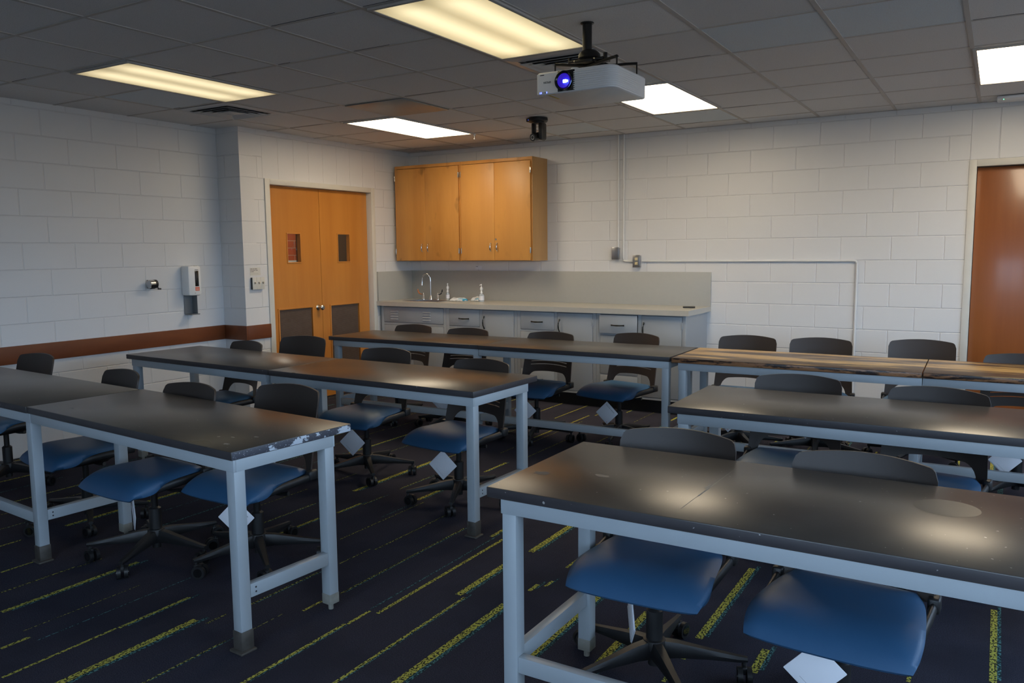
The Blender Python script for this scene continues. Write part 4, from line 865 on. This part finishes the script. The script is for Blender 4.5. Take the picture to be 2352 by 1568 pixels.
b = MB(); inv_ = bench_of('nearest').matrix_basis.inverted(); b._tag([b.bm.faces.new([b.bm.verts.new(inv_ @ Vector((5.935 + .085 * math.cos(a), -5.165 + .080 * math.sin(a), HT + .0003))) for a in [2 * PI * k / 40 for k in range(40)]])], 'ring'); b.build('round_stain', bench_of('nearest'), smooth=False, fixn=False)
for q in (('spot', (4.76, -5.405, .035, .022, 3, 'smear')), ('spot', (4.95, -5.34, .03, .02, 4, 'smear'))): marks([q], 'rubbed_spot', bench_of('nearest'))
for q in (('spot', (3.49, -5.64, .018, .010, 1, 'scr')), ('spot', (3.42, -5.55, .012, .006, 2, 'scr')), ('spot', (3.36, -5.57, .008, .006, 5, 'scr')), ('spot', (3.50, -5.50, .014, .007, 6, 'scr'))): marks([q], 'worn_spot', bench_of('chipped'))
marks([('spot', (2.012, -3.80, .016, .009, 7, 'scr'))], 'worn_spot', bench_of('nearer the left wall'))

# ------------------------------------------------------------------ chairs
def make_chair():
    root = empty('task_chair')
    # seat pad
    b = MB(); N = 26; W_, y0, y1 = .236, -.331, .131
    def sq(u, v):   # square to softly rounded outline
        x = u * math.sqrt(1 - .20 * abs(v) ** 3.5); y = v * math.sqrt(1 - .17 * abs(u) ** 3)
        return x, y
    def top(u, v):
        x, y = sq(u, v); X = x * W_ * (1.0 - .09 * v); Y = (y0 + y1) / 2 + y * (y1 - y0) / 2
        e = max(abs(u), abs(v)); z = .470 - .020 * e ** 8 - .010 * (e ** 3)
        if v < -.25: z -= .050 * ((-.25 - v) / .75) ** 2.0
        z += .008 * max(0, v) ** 2 + .006 * (u * u) * (1 - abs(v))
        return Vector((X, Y, z))
    def bot(u, v):
        p = top(u, v); zb = .392 + .038 / (1 + math.exp(-(v + .30) * 14)); k = max(abs(u), abs(v)); return Vector((p.x * .97, (p.y - .005) * .97 + .002, min(zb, p.z - .008)))
    T = [[b.bm.verts.new(top(-1 + 2 * i / N, -1 + 2 * j / N)) for j in range(N + 1)] for i in range(N + 1)]
    B = [[b.bm.verts.new(bot(-1 + 2 * i / N, -1 + 2 * j / N)) for j in range(N + 1)] for i in range(N + 1)]
    fs = []
    for i in range(N):
        for j in range(N): fs += [b.bm.faces.new((T[i][j], T[i + 1][j], T[i + 1][j + 1], T[i][j + 1])), b.bm.faces.new((B[i][j], B[i][j + 1], B[i + 1][j + 1], B[i + 1][j]))]
    rim = [(i, 0) for i in range(N)] + [(N, j) for j in range(N)] + [(i, N) for i in range(N, 0, -1)] + [(0, j) for j in range(N, 0, -1)]
    for a, c in zip(rim, rim[1:] + rim[:1]): fs.append(b.bm.faces.new((T[a[0]][a[1]], B[a[0]][a[1]], B[c[0]][c[1]], T[c[0]][c[1]])))
    b._tag(fs, 'blue'); b.build('seat', root, angle=75)
    # black shell under the pad with two side arms to the back hinges
    b = MB(); ring0 = []; ring1 = []; ring2 = []
    for k in range(40):
        a = 2 * PI * k / 40; cx_, cy_ = math.cos(a), math.sin(a); e = .45
        x = math.copysign(abs(cx_) ** e, cx_); y = math.copysign(abs(cy_) ** e, cy_); zz = .388 + .040 / (1 + math.exp(-(y + .30) * 14))
        ring0.append(b.bm.verts.new((x * .226, y * .220 - .102, zz + .010))); ring1.append(b.bm.verts.new((x * .222, y * .216 - .102, zz - .004))); ring2.append(b.bm.verts.new((x * .15, y * .15 - .09, .372)))
    fs = []
    for A, Bq in ((ring0, ring1), (ring1, ring2)): fs += [b.bm.faces.new((A[i], A[(i + 1) % 40], Bq[(i + 1) % 40], Bq[i])) for i in range(40)]
    fs += [b.bm.faces.new(ring0[::-1]), b.bm.faces.new(ring2)]; b._tag(fs, 'black')
    for s in (-1, 1):
        b.tube([(s * .195, -.235, .398), (s * .220, -.175, .408), (s * .228, -.09, .420), (s * .233, .01, .424), (s * .236, .08, .428), (s * .237, .110, .432)], [.012, .018, .020, .020, .019, .017], 'black', 12, (.62, 1.05))
        b.box((s * .237 - .018, .070, .412), (s * .237 + .018, .125, .462), 'black', .008)
    b.box((-.07, -.16, .345), (.07, .06, .378), 'black', .012); b.tube([(.06, -.04, .36), (.15, -.04, .362), (.205, -.03, .370)], [.007, .007, .011], 'black', 8)
    b.build('seat_frame', root, angle=50)
    # backrest
    b = MB(); NU = 48; slots = [.5815, .6085, .6355, .6625]; sh = .0028
    def ztop(u):
        z = .836 + .019 * (1 - u * u); e = (abs(u) - .88) / .12
        return z - (.035 * (1 - math.sqrt(max(0, 1 - e * e))) if e > 0 else 0)
    def zlow(u):
        a = abs(u)
        if a < .55: return .522 + .006 * (1 - (a / .55) ** 2)
        if a < .80: e = (a - .55) / .25; return .522 - .075 * (1 - math.sqrt(max(0, 1 - e * e))) ** .9
        return .438
    def hw(z): return .223 + .013 * max(0, (.70 - z) / .26)
    def yb(u, z): return .087 + (z - .44) * .235 + .045 - .045 * u * u
    us = sorted(set([-1 + 2 * i / NU for i in range(NU + 1)] + [-.80, .80, -.76, .76]))
    def rows(u):
        zl, zt = zlow(u), ztop(u); R = [zl, zl + (.565 - zl) * .5, .565]
        for z in slots: R += [z - sh, z + sh]
        R += [.69 + (zt - .69) * k / 6 for k in range(7)]; 
        for i in range(3, 3 + 2 * len(slots)): R[i] += .010 * (1 - (u / .8) ** 2) - .005
        return R
    def P3(u, z, off): return Vector((u * hw(z), yb(u, z) + off, z))
    nR = len(rows(0)); F = [[b.bm.verts.new(P3(u, z, 0)) for z in rows(u)] for u in us]; K = [[b.bm.verts.new(P3(u, z, .011)) for z in rows(u)] for u in us]
    keep = {}
    for i in range(len(us) - 1):
        um = (us[i] + us[i + 1]) / 2
        for j in range(nR - 1): keep[i, j] = not (abs(um) < .76 and j >= 3 and (j - 3) % 2 == 0 and j < 3 + 2 * len(slots))
    fs = []
    for (i, j), k in keep.items():
        if not k: continue
        fs += [b.bm.faces.new((F[i][j], F[i + 1][j], F[i + 1][j + 1], F[i][j + 1])), b.bm.faces.new((K[i][j], K[i][j + 1], K[i + 1][j + 1], K[i + 1][j]))]
        for (di, dj, a, c) in ((-1, 0, (i, j), (i, j + 1)), (1, 0, (i + 1, j + 1), (i + 1, j)), (0, -1, (i + 1, j), (i, j)), (0, 1, (i, j + 1), (i + 1, j + 1))):
            if not keep.get((i + di, j + dj), False): fs.append(b.bm.faces.new((F[a[0]][a[1]], F[c[0]][c[1]], K[c[0]][c[1]], K[a[0]][a[1]])))
    b._tag(fs, 'shell'); b.build('backrest', root, angle=50)
    CY = -.05
    b = MB(); b.cyl((0, CY, .13), (0, CY, .250), .0300, 'black', 24); b.cyl((0, CY, .248), (0, CY, .350), .0165, 'blackmetal', 20); b.cyl((0, CY, .25), (0, CY, .258), .0300, 'black', 24, r1=.020); b.cyl((0, CY, .045), (0, CY, .13), .022, 'black', 20); b.build('gas_lift', root)
    b = MB(); b.lathe([(.032, .072), (.040, .080), (.046, .118), (.040, .142), (.032, .145)], (0, 0, 0), 'black', 24)
    ARM = .315
    for k in range(5):
        a = 2 * PI * k / 5; mx = Matrix.Rotation(a, 4, 'Z'); q = []
        for (x, hw_, zb_, zt_) in ((.025, .026, .074, .140), (.08, .024, .080, .136), (.19, .018, .080, .116), (ARM - .02, .014, .076, .098), (ARM + .012, .012, .078, .094)):
            q.append([b.bm.verts.new(mx @ Vector(v)) for v in ((x, -hw_ * .7, zb_), (x, hw_ * .7, zb_), (x, hw_, zb_ + (zt_ - zb_) * .55), (x, hw_ * .62, zt_), (x, -hw_ * .62, zt_), (x, -hw_, zb_ + (zt_ - zb_) * .55))])
        fs = [b.bm.faces.new(q[0][::-1]), b.bm.faces.new(q[-1])]
        for A, Bq in zip(q, q[1:]): fs += [b.bm.faces.new((A[i], A[(i + 1) % 6], Bq[(i + 1) % 6], Bq[i])) for i in range(6)]
        b._tag(fs, 'black')
    base = b.build('star_base', root, angle=40); base.location = (0, CY, 0)
    wm = MB(); wm.cyl((0, 0, .082), (0, 0, .045), .0085, 'black', 10); wm.box((-.009, -.026, .038), (.009, .010, .066), 'black', .004)
    for s in (-1, 1):
        wm.cyl((s * .007, -.018, .032), (s * .025, -.018, .032), .032, 'black', 22); wm.cyl((s * .0245, -.018, .032), (s * .027, -.018, .032), .021, 'gloss', 18)
    cas = wm.build('caster', base, angle=50); cas.location = (ARM, 0, 0)
    for k in range(1, 5):
        c = cas.copy(); C.objects.link(c); c.parent = base; a = 2 * PI * k / 5; c.location = (ARM * math.cos(a), ARM * math.sin(a), 0); c.rotation_euler = (0, 0, a + k * 1.3)
    return root
chair0 = make_chair()
used = [False]
def place(bx_, by_, rot, brot, lab, grp, lz=0.0):
    """bx_, by_: where the gas lift stands"""
    if not used[0]: c = chair0; used[0] = True
    else: c = copy_tree(chair0)
    c.location = (bx_, by_, 0); c.rotation_euler = (0, 0, rot)
    for ch in c.children:
        if ch.name.startswith('star_base'): ch.rotation_euler = (0, 0, brot)
    tag(c, lab, 'chair', grp); return c
G = 'task chairs at the lab benches'
CH = {}
def cs(k, x, y, r, br, lab): CH[k] = place(x, y, r, br, lab, G)
cs('A1', 1.344, -1.905, -0.055, .3, 'chair in the back row nearest the double doors, in front of the louvred cabinet')
cs('A2', 2.011, -1.975, -0.028, .9, 'second chair of the back row, in front of the left drawer cabinet')
cs('A3', 2.830, -1.950, -0.036, .05, 'chair in the back row behind the right black bench, left one of its pair')
cs('A4', 3.480, -1.741, -0.232, .1, 'chair in the back row beside the open drawer, white tag with text under its seat')
cs('B1', 1.010, -3.600, -0.180, .2, 'small far chair at the left end of the middle row, below the light switches')
cs('B2', 1.200, -3.130, 0.150, .7, 'chair behind the middle left bench with its back against the door louver')
cs('B3', 2.335, -3.475, -0.000, .52, 'chair at the middle left bench with a blank white tag, left of two with tags')
cs('B4', 3.243, -3.661, -0.109, .25, 'chair at the right end of the middle left bench, with a blank white tag')
cs('C1', 0.341, -4.830, -0.015, .4, 'leftmost chair, at the left picture edge in front of the brown rail')
cs('C2', 1.588, -5.030, -0.153, .9, 'small chair behind the joint of the two front left benches')
cs('C3', 2.400, -5.165, -0.060, .2, 'chair with low back showing between two others at the chipped bench')
cs('C4', 2.912, -4.955, 0.000, .65, 'tall chair back at the chipped bench, its tagged seat behind the leg')
cs('D1', 5.141, -3.413, 0.058, .4, 'left one of two chairs at the middle right bench')
cs('D2', 5.785, -3.520, -0.120, .8, 'right one of two chairs at the middle right bench')
cs('W1', 4.370, -1.530, 0.032, .3, 'left chair of the three against the white wall behind the wooden bench')
cs('W2', 4.917, -1.465, 0.103, 1.0, 'middle chair of the three against the white wall behind the wooden bench')
cs('W3', 5.581, -1.274, 0.058, .6, 'right chair of the three against the white wall, beside the brown door frame')
cs('W4', 6.185, -1.900, -0.050, .5, 'chair in front of the brown door at the right picture edge')
cs('E1', 5.026, -5.010, 0.030, .35, 'nearest left chair, blue seat fully visible under the front right bench')
cs('E2', 5.667, -5.065, -0.042, .75, 'nearest right chair, large blue seat at the bottom right corner')

# hanging tags
def tagcard(x, y, z, rz, lab, text, tilt=0.0, side=.130, edge=False):
    """square card hanging by one corner; x y z is that corner"""
    o = empty('hang_tag', (x, y, z), rz); tag(o, lab, 'tag', 'white tags hanging under the chair seats')
    b = MB(); h = side; q = math.sqrt(.5); mr = Matrix.Rotation(-PI / 4 + tilt, 4, 'Y')   # card spans +x and -z before the turn
    mr = Matrix.Rotation(PI / 4 + tilt, 4, 'Y')
    b.box((0, -.0012, -h), (h, .0012, 0), 'paper', .0004, mx=mr); b.box((.002, .0025, -h - .004), (h + .003, .0042, -.003), 'paper', .0004, mx=mr); card = b.build('card', o)
    MB().cyl((0, 0, -.004), (0, 0, .014), .0012, 'ink', 6).build('string', o)
    base_ = mr @ Matrix.Translation((.008, -.0015, 0)) @ Matrix.Rotation(PI / 2, 4, 'X')
    b = MB()
    if text:
        b.text('Strive Chair Collection', .0103, mr @ Matrix.Translation((.012, -.0014, -.024)) @ Matrix.Rotation(PI / 2, 4, 'X'), 'ink', .0002)
        b.box((.012, -.0016, -.0105), (.060, -.0011, -.0098), 'ink', mx=mr); b.text('KI', .010, mr @ Matrix.Translation((h - .018, -.0014, -h + .006)) @ Matrix.Rotation(PI / 2, 4, 'X'), 'red', .0002)
    else: b.box((.050, -.0016, -h + .016), (h - .012, -.0011, -h + .0165), 'ink', mx=mr)
    b.build('print', card, smooth=False)
def hang(k, lx, ly, z, text, lab, rz=0.0, tilt=0.0):
    c = CH[k]; a = c.rotation_euler.z; x = c.location.x + lx * math.cos(a) - ly * math.sin(a); y = c.location.y + lx * math.sin(a) + ly * math.cos(a)
    tagcard(x, y, z, a + rz, lab, text, tilt)
TX, TY, TZ = -.060, -.13, .330
hang('A3', TX, TY, TZ, False, 'white tag half hidden behind the bench leg, at the back row', .3)
hang('A4', TX, TY, TZ, True, 'white tag with a printed line under the chair beside the open drawer', .3)
hang('B3', TX, TY, TZ, False, 'blank white tag beside the chipped bench corner', .3)
hang('B4', TX, TY, TZ, False, 'blank white tag under the chair at the end of the middle left bench', .3)
hang('C4', TX, TY, TZ, True, 'white printed tag seen just right of the front bench leg', .45)
hang('C3', TX, TY, TZ, True, 'white tag seen nearly edge-on beside a chair column, front left', -.45)
hang('C1', TX, TY, TZ, False, 'pale tag at the left picture edge under the leftmost chair', .2)
hang('W1', TX, TY, TZ, True, 'small white tag glimpsed below the middle right bench, under its left end', .3)
hang('W2', TX, TY, TZ, True, 'white tag with red letters glimpsed under the wooden bench', .3)
hang('W4', TX, TY, TZ, False, 'shadowed white tag near the right picture edge', .3)
hang('A2', TX, TY, TZ, False, 'white tag corner showing under the edge of the orange-reflecting bench', .3)
hang('E1', TX, TY, TZ, False, 'white tag seen edge-on in front of the nearest left chair base', -1.08)
hang('E2', TX, TY, TZ, False, 'large white tag below the nearest blue seat, bottom right', .3)
